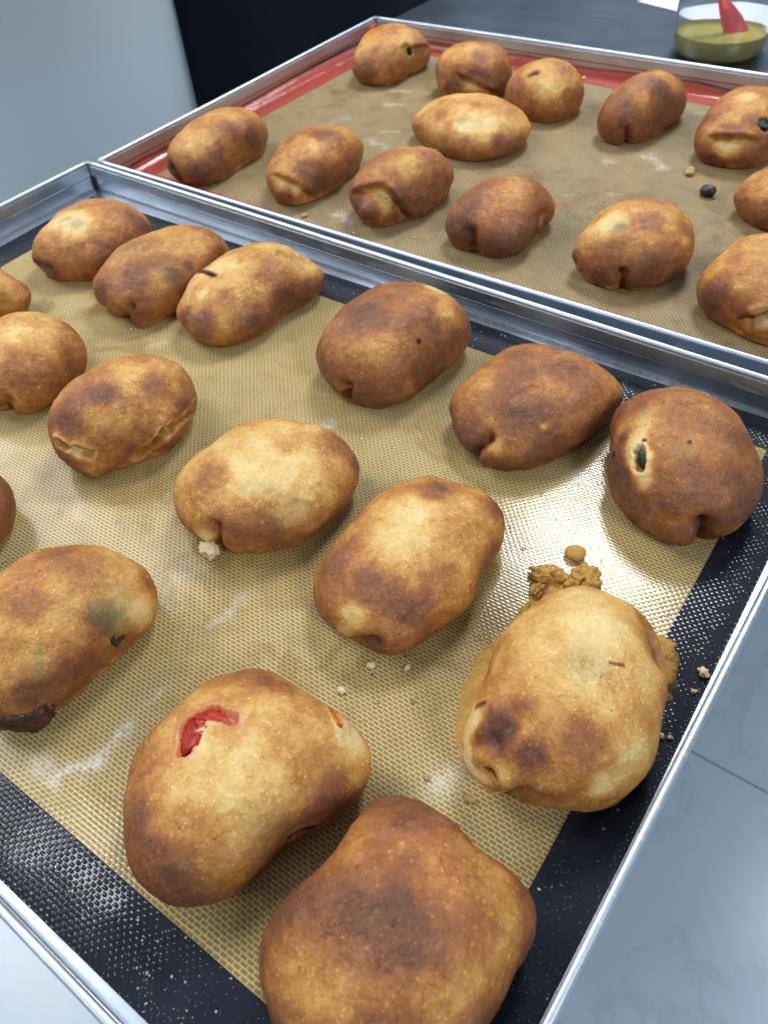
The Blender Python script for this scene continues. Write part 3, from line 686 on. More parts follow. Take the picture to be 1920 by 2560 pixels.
   ('b', -0.6, -35.3, 34.5, -0.6, -35.3, 34.5, 8.0, 0.25),
   ('n', 4.3, -45.3, 18.9, -0.1, -46.5, 11.2, 3.0, 3.0),
   ('b', -12.3, -37.2, 30.8, -12.3, -37.2, 30.8, 6.0, 0.25),
   ('b', -24.6, 22.9, 31.8, -24.6, 22.9, 31.8, 6.0, 0.25),
   ('n', 10.8, 40.2, 27.6, 22.8, 23.9, 29.7, 3.0, 2.0),
   ('m', -13.5, -32.1, 33.4, -13.5, -32.1, 33.4, 4.0, 1.6),
   ('m', -15.9, -38.9, 27.7, -15.9, -38.9, 27.7, 3.0, 1.4),
   ('m', -13.1, -44.9, 22.8, -13.1, -44.9, 22.8, 3.0, 1.5),
   ('m', -2.6, -46.4, 21.7, -2.6, -46.4, 21.7, 3.0, 1.4),
   ('n', -11.5, -39.9, 29.0, -11.5, -39.9, 29.0, 2.5, 2.0),
   ('n', -6.9, -33.8, 34.6, -6.9, -33.8, 34.6, 3.0, 1.5),
   ('m', -16.6, -30.1, 32.8, -16.6, -30.1, 32.8, 3.0, 1.2),
   ('p', -4.8, -31.2, 36.3, -4.8, -31.2, 36.3, 5.0, 0.25),
  ], [(-21.9, -29.9, 28.5)]),
 'F16': ([551.9, -328.11, 45.59, 44.07, 35.88, 1.513, 1.14, 0.68, -2.23, 0.7, 0.46, -1.65, 2.373], 0.56, [
   ('b', -17.0, 33.6, 32.9, -17.0, 33.6, 32.9, 15.0, 0.38),
   ('b', 11.4, 2.9, 45.0, 20.0, 11.5, 41.4, 9.0, 0.2),
   ('b', -12.0, -6.0, 44.8, -12.0, -6.0, 44.8, 14.0, 0.2),
   ('b', -5.7, 10.8, 45.2, -5.7, 10.8, 45.2, 7.0, 0.3),
   ('b', -31.5, -15.1, 30.9, -31.5, -15.1, 30.9, 12.0, 0.25),
   ('p', 28.6, 10.6, 35.0, 28.6, 10.6, 35.0, 16.0, 0.2),
   ('p', 7.6, 24.8, 41.4, 7.6, 24.8, 41.4, 14.0, 0.15),
   ('b', 4.0, -2.6, 45.9, 4.0, -2.6, 45.9, 10.0, 0.25),
   ('n', 5.2, 39.8, 20.8, 13.7, 31.2, 36.1, 7.0, 1.5),
   ('p', -12.5, 1.4, 44.8, -12.5, 1.4, 44.8, 16.0, 0.12),
   ('b', -2.1, -3.2, 45.9, -2.1, -3.2, 45.9, 10.0, 0.2),
  ], []),
 'R1': ([66.8, 85.44, 39.07, 52.0, 27.39, 1.661, -1.28, 0.25, -0.57, -0.62, -0.13, -0.11, 2.797], 0.43, [
   ('p', 14.7, -31.2, 32.6, 14.7, -31.2, 32.6, 13.0, 0.25),
   ('b', 25.5, -23.1, 25.1, 25.5, -23.1, 25.1, 7.0, 0.45),
   ('b', 19.9, 1.7, 32.5, 19.9, 1.7, 32.5, 9.0, 0.35),
   ('b', 25.2, 18.0, 19.9, 25.2, 18.0, 19.9, 7.0, 0.45),
   ('b', 24.1, -41.5, 14.0, 24.1, -41.5, 14.0, 9.0, 0.45),
   ('b', -3.0, -50.9, 17.9, -3.0, -50.9, 17.9, 5.0, 0.4),
   ('n', -1.8, -51.4, 16.4, 3.2, -50.7, 9.5, 3.0, 3.0),
   ('p', 7.3, -50.5, 9.9, 7.3, -50.5, 9.9, 5.0, 0.2),
  ], []),
 'R2': ([161.94, 98.06, 36.17, 49.27, 29.84, 1.662, -2.23, -0.3, 0.95, -0.07, 1.65, -0.46, 2.348], 0.4, [
   ('b', 25.9, -29.5, 19.2, 25.9, -29.5, 19.2, 12.0, 0.45),
   ('b', 8.3, 6.8, 35.8, 8.3, 6.8, 35.8, 8.0, 0.35),
   ('s', 25.9, -31.8, 8.1, 2.0, -44.6, 24.8, 4.5, 5.0),
   ('p', 22.0, -42.7, 14.6, 22.0, -42.7, 14.6, 6.0, 0.4),
   ('p', 11.1, -16.9, 34.5, 11.1, -16.9, 34.5, 12.0, 0.15),
   ('b', 12.0, -49.4, 7.8, 12.0, -49.4, 7.8, 8.0, 0.3),
  ], []),
 'R3': ([251.11, 97.84, 40.21, 43.33, 28.38, 1.318, -0.95, 0.51, 0.47, -1.0, 0.51, -1.1, 2.32], 0.5, [
   ('s', 21.3, -18.3, 5.6, 7.8, -30.8, 31.0, 5.0, 6.0),
   ('s', 6.9, -30.7, 31.6, -15.1, -37.9, 23.6, 4.0, 5.0),
   ('p', 10.3, -38.0, 19.9, 10.3, -38.0, 19.9, 8.0, 0.4),
   ('m', 1.9, -43.8, 16.0, 1.9, -43.8, 16.0, 6.5, 6.5),
   ('b', 1.9, -43.5, 17.7, 1.9, -43.5, 17.7, 6.5, 0.5),
   ('n', -10.0, -42.3, 18.8, -8.1, -41.2, 6.1, 3.0, 2.0),
   ('h', 7.6, -36.6, 25.7, 13.4, -34.0, 20.6, 2.2, 3.0),
   ('b', 17.2, -27.4, 22.2, 17.2, -27.4, 22.2, 7.0, 0.35),
   ('p', 10.8, -5.1, 39.0, 10.8, -5.1, 39.0, 10.0, 0.2),
  ], []),
 'R4': ([337.85, 98.06, 35.55, 40.88, 31.47, 1.546, -0.26, -0.28, -1.58, -0.65, -0.31, 0.0, 2.86], 0.55, [
   ('b', -11.0, -35.0, 24.1, -11.0, -35.0, 24.1, 10.0, 0.25),
   ('b', 7.5, -29.2, 29.4, 7.5, -29.2, 29.4, 12.0, 0.15),
   ('p', 8.5, 2.7, 35.4, 8.5, 2.7, 35.4, 11.0, 0.2),
   ('b', 19.7, -36.1, 10.4, 19.7, -36.1, 10.4, 8.0, 0.3),
   ('n', -0.8, -38.8, 18.0, 0.7, -36.9, 5.4, 4.0, 4.5),
   ('p', 30.0, 10.0, 11.9, 30.0, 10.0, 11.9, 5.0, 0.4),
   ('n', 29.9, 9.6, 15.6, 27.2, 20.3, 2.0, 3.0, 3.0),
  ], []),
 'R5': ([437.22, 103.11, 38.41, 39.1, 34.33, 1.284, 1.34, 0.44, -0.12, -0.6, 0.39, 0.06, 2.294], 0.4, [
   ('g', -5.0, -21.0, 35.7, -5.0, -21.0, 35.7, 5.0, 0.9),
   ('p', -13.4, -16.5, 35.7, -13.4, -16.5, 35.7, 9.0, 0.35),
   ('b', -0.5, -34.4, 27.1, -0.5, -34.4, 27.1, 7.0, 0.35),
   ('b', 10.4, -7.8, 37.7, 10.4, -7.8, 37.7, 8.0, 0.3),
   ('b', -5.2, -38.6, 8.3, -5.2, -38.6, 8.3, 9.0, 0.4),
   ('b', 22.0, -27.7, 14.0, 22.0, -27.7, 14.0, 7.0, 0.3),
   ('b', 28.1, 8.6, 29.9, 28.1, 8.6, 29.9, 8.0, 0.3),
   ('n', 8.4, -37.4, 15.0, 9.2, -33.4, 3.1, 3.0, 7.0),
   ('m', -26.8, -30.0, 15.1, -26.8, -30.0, 15.1, 4.0, 2.0),
   ('b', -26.8, -30.0, 15.1, -26.8, -30.0, 15.1, 4.0, 0.5),
  ], []),
 'R6': ([530.93, 99.86, 40.34, 45.44, 40.08, 1.306, -0.61, 0.43, -0.27, 0.52, 0.91, 0.05, 2.668], 0.45, [
   ('s', 5.9, -42.9, 25.6, -6.9, -44.0, 14.1, 4.5, 6.0),
   ('p', 3.8, -46.3, 19.1, 3.8, -46.3, 19.1, 7.0, 0.5),
   ('b', -25.8, -34.8, 24.0, -25.8, -34.8, 24.0, 9.0, 0.3),
   ('b', -27.8, -36.4, 11.5, -27.8, -36.4, 11.5, 9.0, 0.3),
   ('b', -4.5, -44.6, 18.4, -4.5, -44.6, 18.4, 4.0, 0.4),
  ], []),
 'R7': ([511.95, 224.1, 33.91, 45.64, 33.49, 0.787, -0.48, -1.74, -0.39, 0.79, 0.46, -0.2, 2.424], 0.42, [
   ('b', -38.6, -26.0, 17.6, -38.6, -26.0, 17.6, 8.0, 0.25),
   ('m', -27.1, -21.3, 28.2, -16.5, -39.3, 11.8, 4.0, 1.5),
  ], []),
 'R8': ([437.56, 308.77, 41.02, 46.7, 33.05, 1.586, 0.69, 0.63, -0.1, -0.57, -0.02, 0.42, 2.507], 0.47, [
   ('s', 19.8, -36.3, 24.4, -12.7, -43.2, 23.4, 4.5, 6.0),
   ('p', 2.3, -46.3, 17.9, 2.3, -46.3, 17.9, 8.0, 0.6),
   ('b', 1.9, -42.2, 27.5, 1.9, -42.2, 27.5, 7.0, 0.45),
   ('b', 11.2, -29.7, 34.8, 11.2, -29.7, 34.8, 6.0, 0.4),
   ('b', -20.9, -30.1, 29.4, -20.9, -30.1, 29.4, 6.0, 0.3),
   ('p', -2.4, -10.5, 41.0, -2.4, -10.5, 41.0, 7.0, 0.25),
   ('h', 20.1, -27.5, 31.4, 20.1, -27.5, 31.4, 5.0, 4.5),
   ('k', 20.1, -27.5, 31.4, 20.1, -27.5, 31.4, 4.0, 0.8),
   ('b', -6.1, -44.4, 5.7, -6.1, -44.4, 5.7, 7.0, 0.2),
  ], [(21.1, -27.5, 30.7)]),
 'R9': ([351.32, 310.26, 40.68, 46.84, 24.46, 1.383, -0.62, 0.56, -0.07, -0.44, -0.22, -0.51, 2.521], 0.55, [
   ('b', 12.5, -8.4, 37.3, 12.5, -8.4, 37.3, 8.0, 0.35),
   ('b', 3.5, -41.2, 25.6, 3.5, -41.2, 25.6, 9.0, 0.25),
   ('b', -5.6, -46.4, 9.4, -5.6, -46.4, 9.4, 8.0, 0.2),
   ('n', 6.7, -43.7, 13.4, 6.3, -38.6, 2.1, 3.5, 8.0),
   ('p', 14.4, -23.1, 30.1, 14.4, -23.1, 30.1, 10.0, 0.15),
  ], []),
 'R10': ([259.86, 308.92, 38.57, 33.71, 31.43, -0.213, 0.14, -0.13, -0.14, 0.34, 0.1, 0.24, 2.5], 0.44, [
   ('k', -5.3, -20.1, 34.0, -1.2, -17.7, 35.7, 2.2, 0.6),
   ('p', 14.5, -26.5, 26.3, 14.5, -26.5, 26.3, 10.0, 0.2),
   ('m', 21.7, -26.2, 19.8, 26.3, -15.2, 26.3, 3.0, 1.0),
   ('b', -8.0, -26.7, 26.7, -8.0, -26.7, 26.7, 8.0, 0.2),
   ('n', -7.3, -20.5, 33.3, 0.9, -17.4, 35.9, 2.5, 2.0),
  ], []),
 'R11': ([178.43, 319.65, 41.4, 35.2, 32.96, 0.217, -0.16, 0.26, 0.05, -0.06, -0.11, -0.02, 2.37], 0.44, [
   ('b', 15.4, -16.1, 36.5, 15.4, -16.1, 36.5, 7.0, 0.4),
   ('s', 33.6, -7.7, 7.9, 2.5, -31.0, 25.7, 4.5, 6.0),
   ('b', 19.4, -26.2, 23.7, 19.4, -26.2, 23.7, 8.0, 0.35),
   ('p', 17.5, -28.8, 15.8, 17.5, -28.8, 15.8, 8.0, 0.5),
   ('b', -6.1, -33.4, 11.3, -6.1, -33.4, 11.3, 6.0, 0.45),
  ], []),
 'R12': ([75.14, 324.76, 40.4, 42.19, 31.11, 1.59, -1.84, 2.18, -0.69, -0.65, -0.46, -0.88, 2.737], 0.4, [
   ('h', 28.1, 1.8, 22.9, 28.1, 1.8, 22.9, 4.0, 4.0),
   ('p', 25.0, -1.9, 30.7, 25.0, -1.9, 30.7, 10.0, 0.25),
   ('b', 10.5, -35.8, 28.6, 10.5, -35.8, 28.6, 10.0, 0.3),
   ('b', 9.1, -43.4, 14.2, 9.1, -43.4, 14.2, 6.0, 0.35),
   ('s', 29.3, 25.6, 20.3, 24.8, -9.5, 30.9, 4.0, 4.0),
   ('k', 28.2, 1.6, 22.3, 28.2, 1.6, 22.3, 2.5, 0.8),
   ('r', -16.2, -2.1, 38.1, -16.2, -2.1, 38.1, 4.0, 0.8),
   ('b', -15.1, 8.7, 38.1, -15.1, 8.7, 38.1, 5.0, 0.3),
  ], [(28.1, 1.8, 22.9), (-16.2, -2.1, 38.1)]),
 'R13': ([236.71, 222.91, 32.38, 50.89, 40.24, -0.148, -0.53, -0.26, 0.5, 0.8, -0.16, -0.7, 2.68], 0.34, [
   ('g', 7.9, -27.1, 28.5, 7.9, -27.1, 28.5, 4.5, 0.7),
   ('p', 14.4, -30.2, 26.5, 14.4, -30.2, 26.5, 10.0, 0.3),
   ('b', 9.1, -5.8, 32.6, 9.1, -5.8, 32.6, 5.0, 0.4),
   ('b', 40.5, -26.1, 18.8, 40.5, -26.1, 18.8, 5.0, 0.55),
   ('b', 0.8, -37.1, 22.0, 0.8, -37.1, 22.0, 8.0, 0.3),
   ('b', 47.8, 0.0, 4.1, 47.8, 0.0, 4.1, 6.0, 0.35),
   ('m', 47.8, -1.6, 4.4, 47.8, -1.6, 4.4, 5.0, 2.0),
   ('p', 31.1, -25.1, 25.0, 31.1, -25.1, 25.0, 8.0, 0.15),
   ('b', -36.6, -26.4, 19.0, -36.6, -26.4, 19.0, 7.0, 0.2),
   ('g', -7.7, -36.6, 4.1, -7.7, -36.6, 4.1, 4.0, 0.8),
   ('b', 17.6, -38.7, 19.2, 17.6, -38.7, 19.2, 4.0, 0.35),
  ], [(-10.2, -34.8, 2.9), (-2.2, -36.3, 1.8)]),
}
# ------------------------------------------------------------------ bread rolls
def profile(v):
    zb = .36; c = np.empty_like(v); s = np.empty_like(v)
    lo = v < .25; u = v[lo] / .25
    s[lo] = zb * u; c[lo] = .86 + .14 * np.sin(u * np.pi / 2) ** .8
    a = (v[~lo] - .25) / .75 * np.pi / 2
    s[~lo] = zb + (1 - zb) * np.sin(a) ** .95; c[~lo] = np.maximum(np.cos(a), 0) ** .85
    return c, s
def seg_dist(P, A, B):
    d = B - A; L = d @ d
    t = np.clip((P - A) @ d / L, 0, 1) if L > 1e-12 else np.zeros(len(P))
    q = P - (A + t[:, None] * d)
    return np.linalg.norm(q, axis=1), q, t
CENTRE = {k: (np.array(v[0][:2]), v) for k, v in BUNS.items()}
def ellipse_at(p, th, n=None):
    n = n or min(max(p[12], 1.8), 3.6); c = np.abs(np.cos(th - p[5])); s = np.abs(np.sin(th - p[5]))
    return ((c / p[3]) ** n + (s / p[4]) ** n) ** (-1 / n)
def harm_at(p, th):
    r = 0 * th
    for i, kk in enumerate((3, 4, 5)): r = r + p[6+2*i] * np.cos(kk*th) + p[7+2*i] * np.sin(kk*th)
    return r
def radius_at(p, th): return ellipse_at(p, th) + harm_at(p, th)
def make_roll(key, nt, nv, seed, label, lump=1.0):
    p, base, feats, parts = BUNS[key]; H = p[2]
    th = np.linspace(0, 2*np.pi, nt, endpoint=False); v = np.linspace(0, 1, nv)[:-1]
    c, s = profile(v); fd = np.clip((1 - s) / .64, 0, 1)[:, None] ** 1.1
    R = np.maximum((ellipse_at(p, th) + harm_at(p, th))[None] * fd + ellipse_at(p, th, 2.0)[None] * (1 - fd), 6)
    X = c[:, None] * R * np.cos(th); Y = c[:, None] * R * np.sin(th); Z = np.outer(s, np.full(nt, H)) + .5
    P = np.stack([X, Y, Z], -1)                                  # millimetres, base centre at origin
    # outward normals from the grid
    dth = np.roll(P, -1, 1) - np.roll(P, 1, 1); dv = np.gradient(P, axis=0)
    N = np.cross(dth, dv); N /= np.linalg.norm(N, axis=2, keepdims=True) + 1e-9
    P = P.reshape(-1, 3); N = N.reshape(-1, 3)
    P = np.vstack([P, [0, 0, H + .5]]); N = np.vstack([N, [0, 0, 1]])
    sd = seed * 13.7
    Q = P + sd
    keep = sstep(0, 7, P[:, 2])
    low = 1 - sstep(1.5, 6.0, P[:, 2])
    disp = lump * (keep * (1.4 * fbm(Q / 26, seed, 2) + .45 * fbm(Q / 9, seed + 5, 3) + .16 * fbm(Q / 2.6, seed + 9, 2)) + low * .9 * fbm(Q / 4.2, seed + 3, 3))
    toast = base + .02 + .15 * fbm(Q / 24, seed + 11, 2) + .105 * fbm(Q / 8.5, seed + 21, 4, .6)
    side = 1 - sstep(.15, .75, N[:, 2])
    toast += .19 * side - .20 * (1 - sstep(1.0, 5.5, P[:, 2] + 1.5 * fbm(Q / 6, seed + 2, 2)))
    dark = np.zeros(len(P)); herb = np.zeros(len(P)); tom = np.zeros(len(P))
    warp = np.stack([fbm(Q / 7, seed + 31 + k_, 2) for k_ in range(3)], 1)
    PW = P + 1.6 * warp
    for f in feats:
        ty, A, B, r, a = f[0], np.array(f[1:4]), np.array(f[4:7]), f[7], f[8]
        if ty in 'bpgrk':
            k_ = .55 if r > 3 else .2
            d, _, _ = seg_dist(P + k_ * 3.2 * warp * min(1, r / 6), A, B)
            g = np.exp(-(d / r) ** (2.8 if r > 3 else 3.5) * .75)
            if ty == 'b': toast += a * .74 * g
            elif ty == 'p': toast -= a * g
            elif ty == 'g': herb = np.maximum(herb, a * g); toast -= .15 * a * g
            elif ty == 'r': tom = np.maximum(tom, a * g)
            elif ty == 'k': dark += a * .85 * g
        else:
            d, q, t = seg_dist(P + .5 * warp, A, B)
            if ty == 'h':                             # ragged tear in the crust
                dd = d + .9 * fbm(Q / 3.0, seed + 41, 3); hole = 1 - sstep(r - .9, r + .5, dd)
                disp -= a * hole; lipz = np.exp(-((dd - r - 1.2) / 1.1) ** 2); disp += .5 * lipz; toast -= .22 * lipz + .1 * hole
            elif ty == 'n':
                lowp = A if A[2] < B[2] else B; deep = 1.0
                if lowp[2] < 15:                      # a crease that runs down to the base
                    lo2 = np.array([lowp[0] * .97, lowp[1] * .97, -1.0]); d2, _, _ = seg_dist(P + .5 * warp, lowp, lo2); d = np.minimum(d, d2); deep = 1.05; r = r * 1.15
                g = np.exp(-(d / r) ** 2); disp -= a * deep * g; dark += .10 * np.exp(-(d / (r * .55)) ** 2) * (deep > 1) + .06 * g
            elif ty == 'm': disp += a * np.exp(-(d / r) ** 2)
            elif ty == 's':
                dr = (B - A) / np.linalg.norm(B - A); i0 = np.argmin(np.linalg.norm(P - (A + B) / 2, axis=1)); nn = N[i0]
                sv = np.cross(nn, dr); side_d = q @ sv
                al = np.abs((P - (A + B) / 2) @ dr) / (np.linalg.norm(B - A) / 2)
                end = 1 - sstep(.75, 1.25, al)
                depth_ok = np.exp(-((q @ nn) / 14.0) ** 2)
                e = np.where(side_d > 0, sstep(0, 1.6, side_d) * np.exp(-side_d / (r * 1.5)), 0)
                lip = np.exp(-((side_d + 1.6) / 2.2) ** 2)
                disp += end * depth_ok * (1.5 * lip - a * 1.6 * e)
                toast += end * depth_ok * (.18 * lip - .34 * e)
    toast = np.where(toast > .62, .62 + .20 * np.tanh((toast - .62) / .20), toast) + dark
    toast = np.where(toast < .16, .16 + .12 * np.tanh((toast - .16) / .12), toast)
    # rolls baked against each other are pressed flat where they touch
    P2 = P + N * disp[:, None]
    c0 = np.array(p[:2])
    for k2, v2 in BUNS.items():
        if k2 == key: continue
        c1 = np.array(v2[0][:2]); D = c1 - c0; L = np.linalg.norm(D)
        if L > 105: continue
        u = D / L; a0 = math.atan2(u[1], u[0]); r0 = radius_at(p, np.array([a0]))[0]; r1 = radius_at(v2[0], np.array([a0 + math.pi]))[0]
        if r0 + r1 < L - 2: continue
        pl = r0 - (r0 + r1 - L) / 2 - .3
        sdist = P2[:, :2] @ u
        lim = pl - 5; over = np.maximum(sdist - lim, 0)
        new = lim + 5 * (1 - np.exp(-over / 5)) * .98
        P2[:, :2] += np.where(over > 0, new - sdist, 0)[:, None] * u
    P2[:, 2] = np.maximum(P2[:, 2], .35)
    P2[:nt, 2] = .35
    P2 = np.vstack([P2, [0, 0, .35]])
    toast = np.append(toast, .5); herb = np.append(herb, 0); tom = np.append(tom, 0)
    nr = nv - 1; top = nr * nt; bot = top + 1
    idx = np.arange(nt); nxt = (idx + 1) % nt
    faces = []
    for i in range(nr - 1):
        a = i * nt
        faces += list(zip((a + idx).tolist(), (a + nxt).tolist(), (a + nt + nxt).tolist(), (a + nt + idx).tolist()))
    a = (nr - 1) * nt
    faces += list(zip((a + idx).tolist(), (a + nxt).tolist(), [top] * nt)); faces += list(zip(nxt.tolist(), idx.tolist(), [bot] * nt))
    me = bpy.data.meshes.new('bread_roll'); me.from_pydata((P2 / 1000).tolist(), [], faces); me.update()
    set_attr(me, 'toast', toast); set_attr(me, 'herb', herb); set_attr(me, 'tomato', tom); set_attr(me, 'seed', np.full(len(P2), seed * .37))
    o = link('bread_roll', me, None, M['crust'], True)
    o.location = (p[0] / 1000, p[1] / 1000, .0009)
    tag(o, label, 'bread roll', 'stuffed bread rolls on the front tray' if key[0] == 'F' else 'stuffed bread rolls on the rear tray')
    return o
LABELS = {
 'F1': "golden roll with pale greenish top, nearest the black bordered tray's far left corner",
 'F2': 'blotchy roll with olive green patches, squeezed between two rolls on the black bordered mat',
 'F3': 'golden roll with a dark slit, right of the green patched roll',
 'F4': 'dark brown oblong roll with a tiny red fleck near its far end',
 'F5': 'dark brown smooth roll with a notched left end, beside the round olive roll',
 'F6': 'round dark brown roll with a black olive showing in a side hole',
 'F7': 'pale roll cut by the left picture edge, the uppermost one there',
 'F8': 'plump golden roll half cut by the left edge, left of the split flap roll',
 'F9': 'roll with an open split along its side and a folded flap tip',
 'F10': 'pale yellow topped roll with fine wrinkles, left of the smooth oval golden roll',
 'F11': 'smooth oval golden roll with one dark oval patch on its far shoulder',
 'F12': 'sliver of a roll at the left edge above the herb stained roll',
 'F13': 'herb stained roll with a burnt squeezed out end at the left edge',
 'F14': 'big golden roll with red tomato bursting through its top',
 'F15': 'pale roll with leaked filling around it, beside the right tray rim',
 'F16': 'large dark brown roll cut off by the bottom picture edge',
 'R1': "spotted oblong roll in the red bordered tray's near left corner",
 'R2': 'tan roll with a curled fold at its near end, second along the near row of the red bordered mat',
 'R3': 'brown roll with an open spiral end and knobbly bump',
 'R4': 'dark domed roll on the tan mat, between the spiral ended and green dotted rolls',
 'R5': 'roll with a single green dot on its pale top',
 'R6': 'large roll with a pale gash, cut by the right edge on the tan mat',
 'R7': 'roll mostly cut off by the right picture edge beside the black olive bit',
 'R8': 'roll with a gaping pale mouth and dark leaf, at the right edge',
 'R9': 'smooth brown bullet shaped roll with a notch, near the jar',
 'R10': 'round light brown roll with a short dark cut on its top',
 'R11': 'round roll with a deep fold, behind the long lemon shaped roll',
 'R12': "roll with a black bit in a hole, in the red bordered tray's far left corner",
 'R13': 'long lemon shaped golden roll lying across in front of two round rolls',
}
LABELS['R2'] = 'tan roll with a curled fold at its near end, beside the spotted oblong roll'
ROLL = {}
for i, key in enumerate(BUNS):
    big = key[0] == 'F'
    ROLL[key] = make_roll(key, 232 if big else 150, 104 if big else 70, 3 + i, LABELS[key])

# ------------------------------------------------------------------ fillings and other parts of single rolls
def blob_mesh(name, r, seed, amp=.3, sub=3, freq=2.0, flat=1.0):
    bm = bmesh.new(); bmesh.ops.create_icosphere(bm, subdivisions=sub, radius=1.0)
    co = np.array([v.co[:] for v in bm.verts]); n = fbm(co * freq + seed * 7.1, seed, 3)
    for v, k in zip(bm.verts, n): v.co = Vector((v.co.x * r[0], v.co.y * r[1], v.co.z * r[2])) * (1 + amp * k)
    return bm_mesh(name, bm)
def part(name, key, me, loc, mat, normal=None, tangent=None):
    o = link(name, me, ROLL[key], mat, True); o.location = loc
    if normal is not None:
        n = Vector(normal).normalized(); t = Vector(tangent or (1, 0, 0)); t = (t - n * t.dot(n)).normalized()
        o.rotation_euler = Matrix((t, n.cross(t), n)).transposed().to_euler()
    return o
def pts_of(key): return [Vector(q) / 1000 for q in BUNS[key][3]]
def nrm(key, q):
    p = BUNS[key][0]; return Vector((q.x / (p[4]/1000)**2, q.y / (p[4]/1000)**2, (q.z - .3*p[2]/1000) / (p[2]/1000)**2)).normalized()
# tomato through the big golden roll
T = pts_of('F14')
cur = []
for a, b in zip(T[:5], T[1:6]):
    for t in np.linspace(0, 1, 6, endpoint=False): cur.append(a.lerp(b, float(t)))
cur.append(T[5])
cv = [c - nrm('F14', c) * .0034 for c in cur]
def sweep_strip(name, cv, wid, key, seed):
    vs = []; fs = []; n = 12
    for i, c in enumerate(cv):
        d = (cv[min(i+1, len(cv)-1)] - cv[max(i-1, 0)]).normalized(); nn = nrm(key, c); s = nn.cross(d).normalized()
        t = i / (len(cv) - 1); w_ = wid * (.35 + .65 * math.sin(math.pi * (.12 + .82 * t))) 
        for j in range(n):
            a = 2*math.pi*j/n; vs.append(c + s * math.cos(a) * w_ + nn * (math.sin(a) * w_ * .42))
    for i in range(len(cv)-1):
        for j in range(n): fs.append((i*n+j, i*n+(j+1) % n, (i+1)*n+(j+1) % n, (i+1)*n+j))
    fs.append(tuple(reversed(range(n)))); fs.append(tuple((len(cv)-1)*n + j for j in range(n)))
    vv = np.array([v[:] for v in vs]); dn = fbm(vv * 420, seed, 3)
    vv += .0011 * np.stack([dn, fbm(vv * 420, seed+4, 3), fbm(vv*420, seed+8, 3)], 1)
    return mesh_from(name, vv, fs)
link('tomato_piece', sweep_strip('tomato_piece', cv, .0066, 'F14', 3), ROLL['F14'], M['tomato'], True)
link('pepper_piece', sweep_strip('pepper_piece', [T[6].lerp(T[7], float(t)) - nrm('F14', T[6]) * .0014 for t in np.linspace(-.1, 1.1, 9)], .0026, 'F14', 5), ROLL['F14'], M['pepper'], True)
Q = pts_of('F6')
part('olive_piece', 'F6', blob_mesh('olive_piece', (.0046, .0030, .0022), 2, .2), Q[1] - nrm('F6', Q[1]) * .0030, M['olive'], nrm('F6', Q[1]), Q[0] - Q[2])
Q = pts_of('R12'); part('olive_piece', 'R12', blob_mesh('olive_piece', (.0036, .0024, .0022), 4, .2), Q[0] - nrm('R12', Q[0]) * .0028, M['olive'], nrm('R12', Q[0]))
part('tomato_piece', 'R12', blob_mesh('tomato_piece', (.010, .005, .0045), 5, .4), Q[1] + Vector((-.006, .004, -.004)), M['tomato'], nrm('R12', Q[1]))
Q = pts_of('R8'); part('leaf_piece', 'R8', blob_mesh('leaf_piece', (.008, .004, .0022), 6, .4), Q[0] - nrm('R8', Q[0]) * .003, M['olive'], nrm('R8', Q[0]))
Q = pts_of('R13'); part('leaf_piece', 'R13', blob_mesh('leaf_piece', (.007, .0035, .0020), 7, .5), Vector((Q[0].x, Q[0].y, .003)), M['herb'], (0, 0, 1), Q[1] - Q[0])
Q = pts_of('F13')
part('leaf_piece', 'F13', blob_mesh('leaf_piece', (.0036, .0022, .0009), 8, .5), Q[2] - nrm('F13', Q[2]) * .0003, M['olive'], nrm('F13', Q[2]))
part('leaf_piece', 'F13', blob_mesh('leaf_piece', (.0030, .0011, .0007), 9, .5), Q[3], M['olive'], nrm('F13', Q[3]))
bl = blob_mesh('burnt_end', (.0135, .0095, .0075), 11, .28, 4, 1.6)
part('burnt_end', 'F13', bl, Vector((.3735 - BUNS['F13'][0][0]/1000, -.3440 - BUNS['F13'][0][1]/1000, .0085)), M['burnt'], (0, 0, 1), (.8, .55, 0))
Q = pts_of('F3'); part('herb_sliver', 'F3', tube_mesh('herb_sliver', [Q[0] + nrm('F3', Q[0]) * .0006, Q[0].lerp(Q[1], .5) + nrm('F3', Q[0]) * .001, Q[1]], [.0006, .0011, .0004], 8), (0, 0, 0), M['olive'])
# crumbly torn bottom corner
Q = pts_of('F10'); part('torn_crumb', 'F10', blob_mesh('torn_crumb', (.0052, .0042, .0036), 12, .5, 4, 2.2), Vector((Q[0].x, Q[0].y, .0052)), M['palecrumb'])
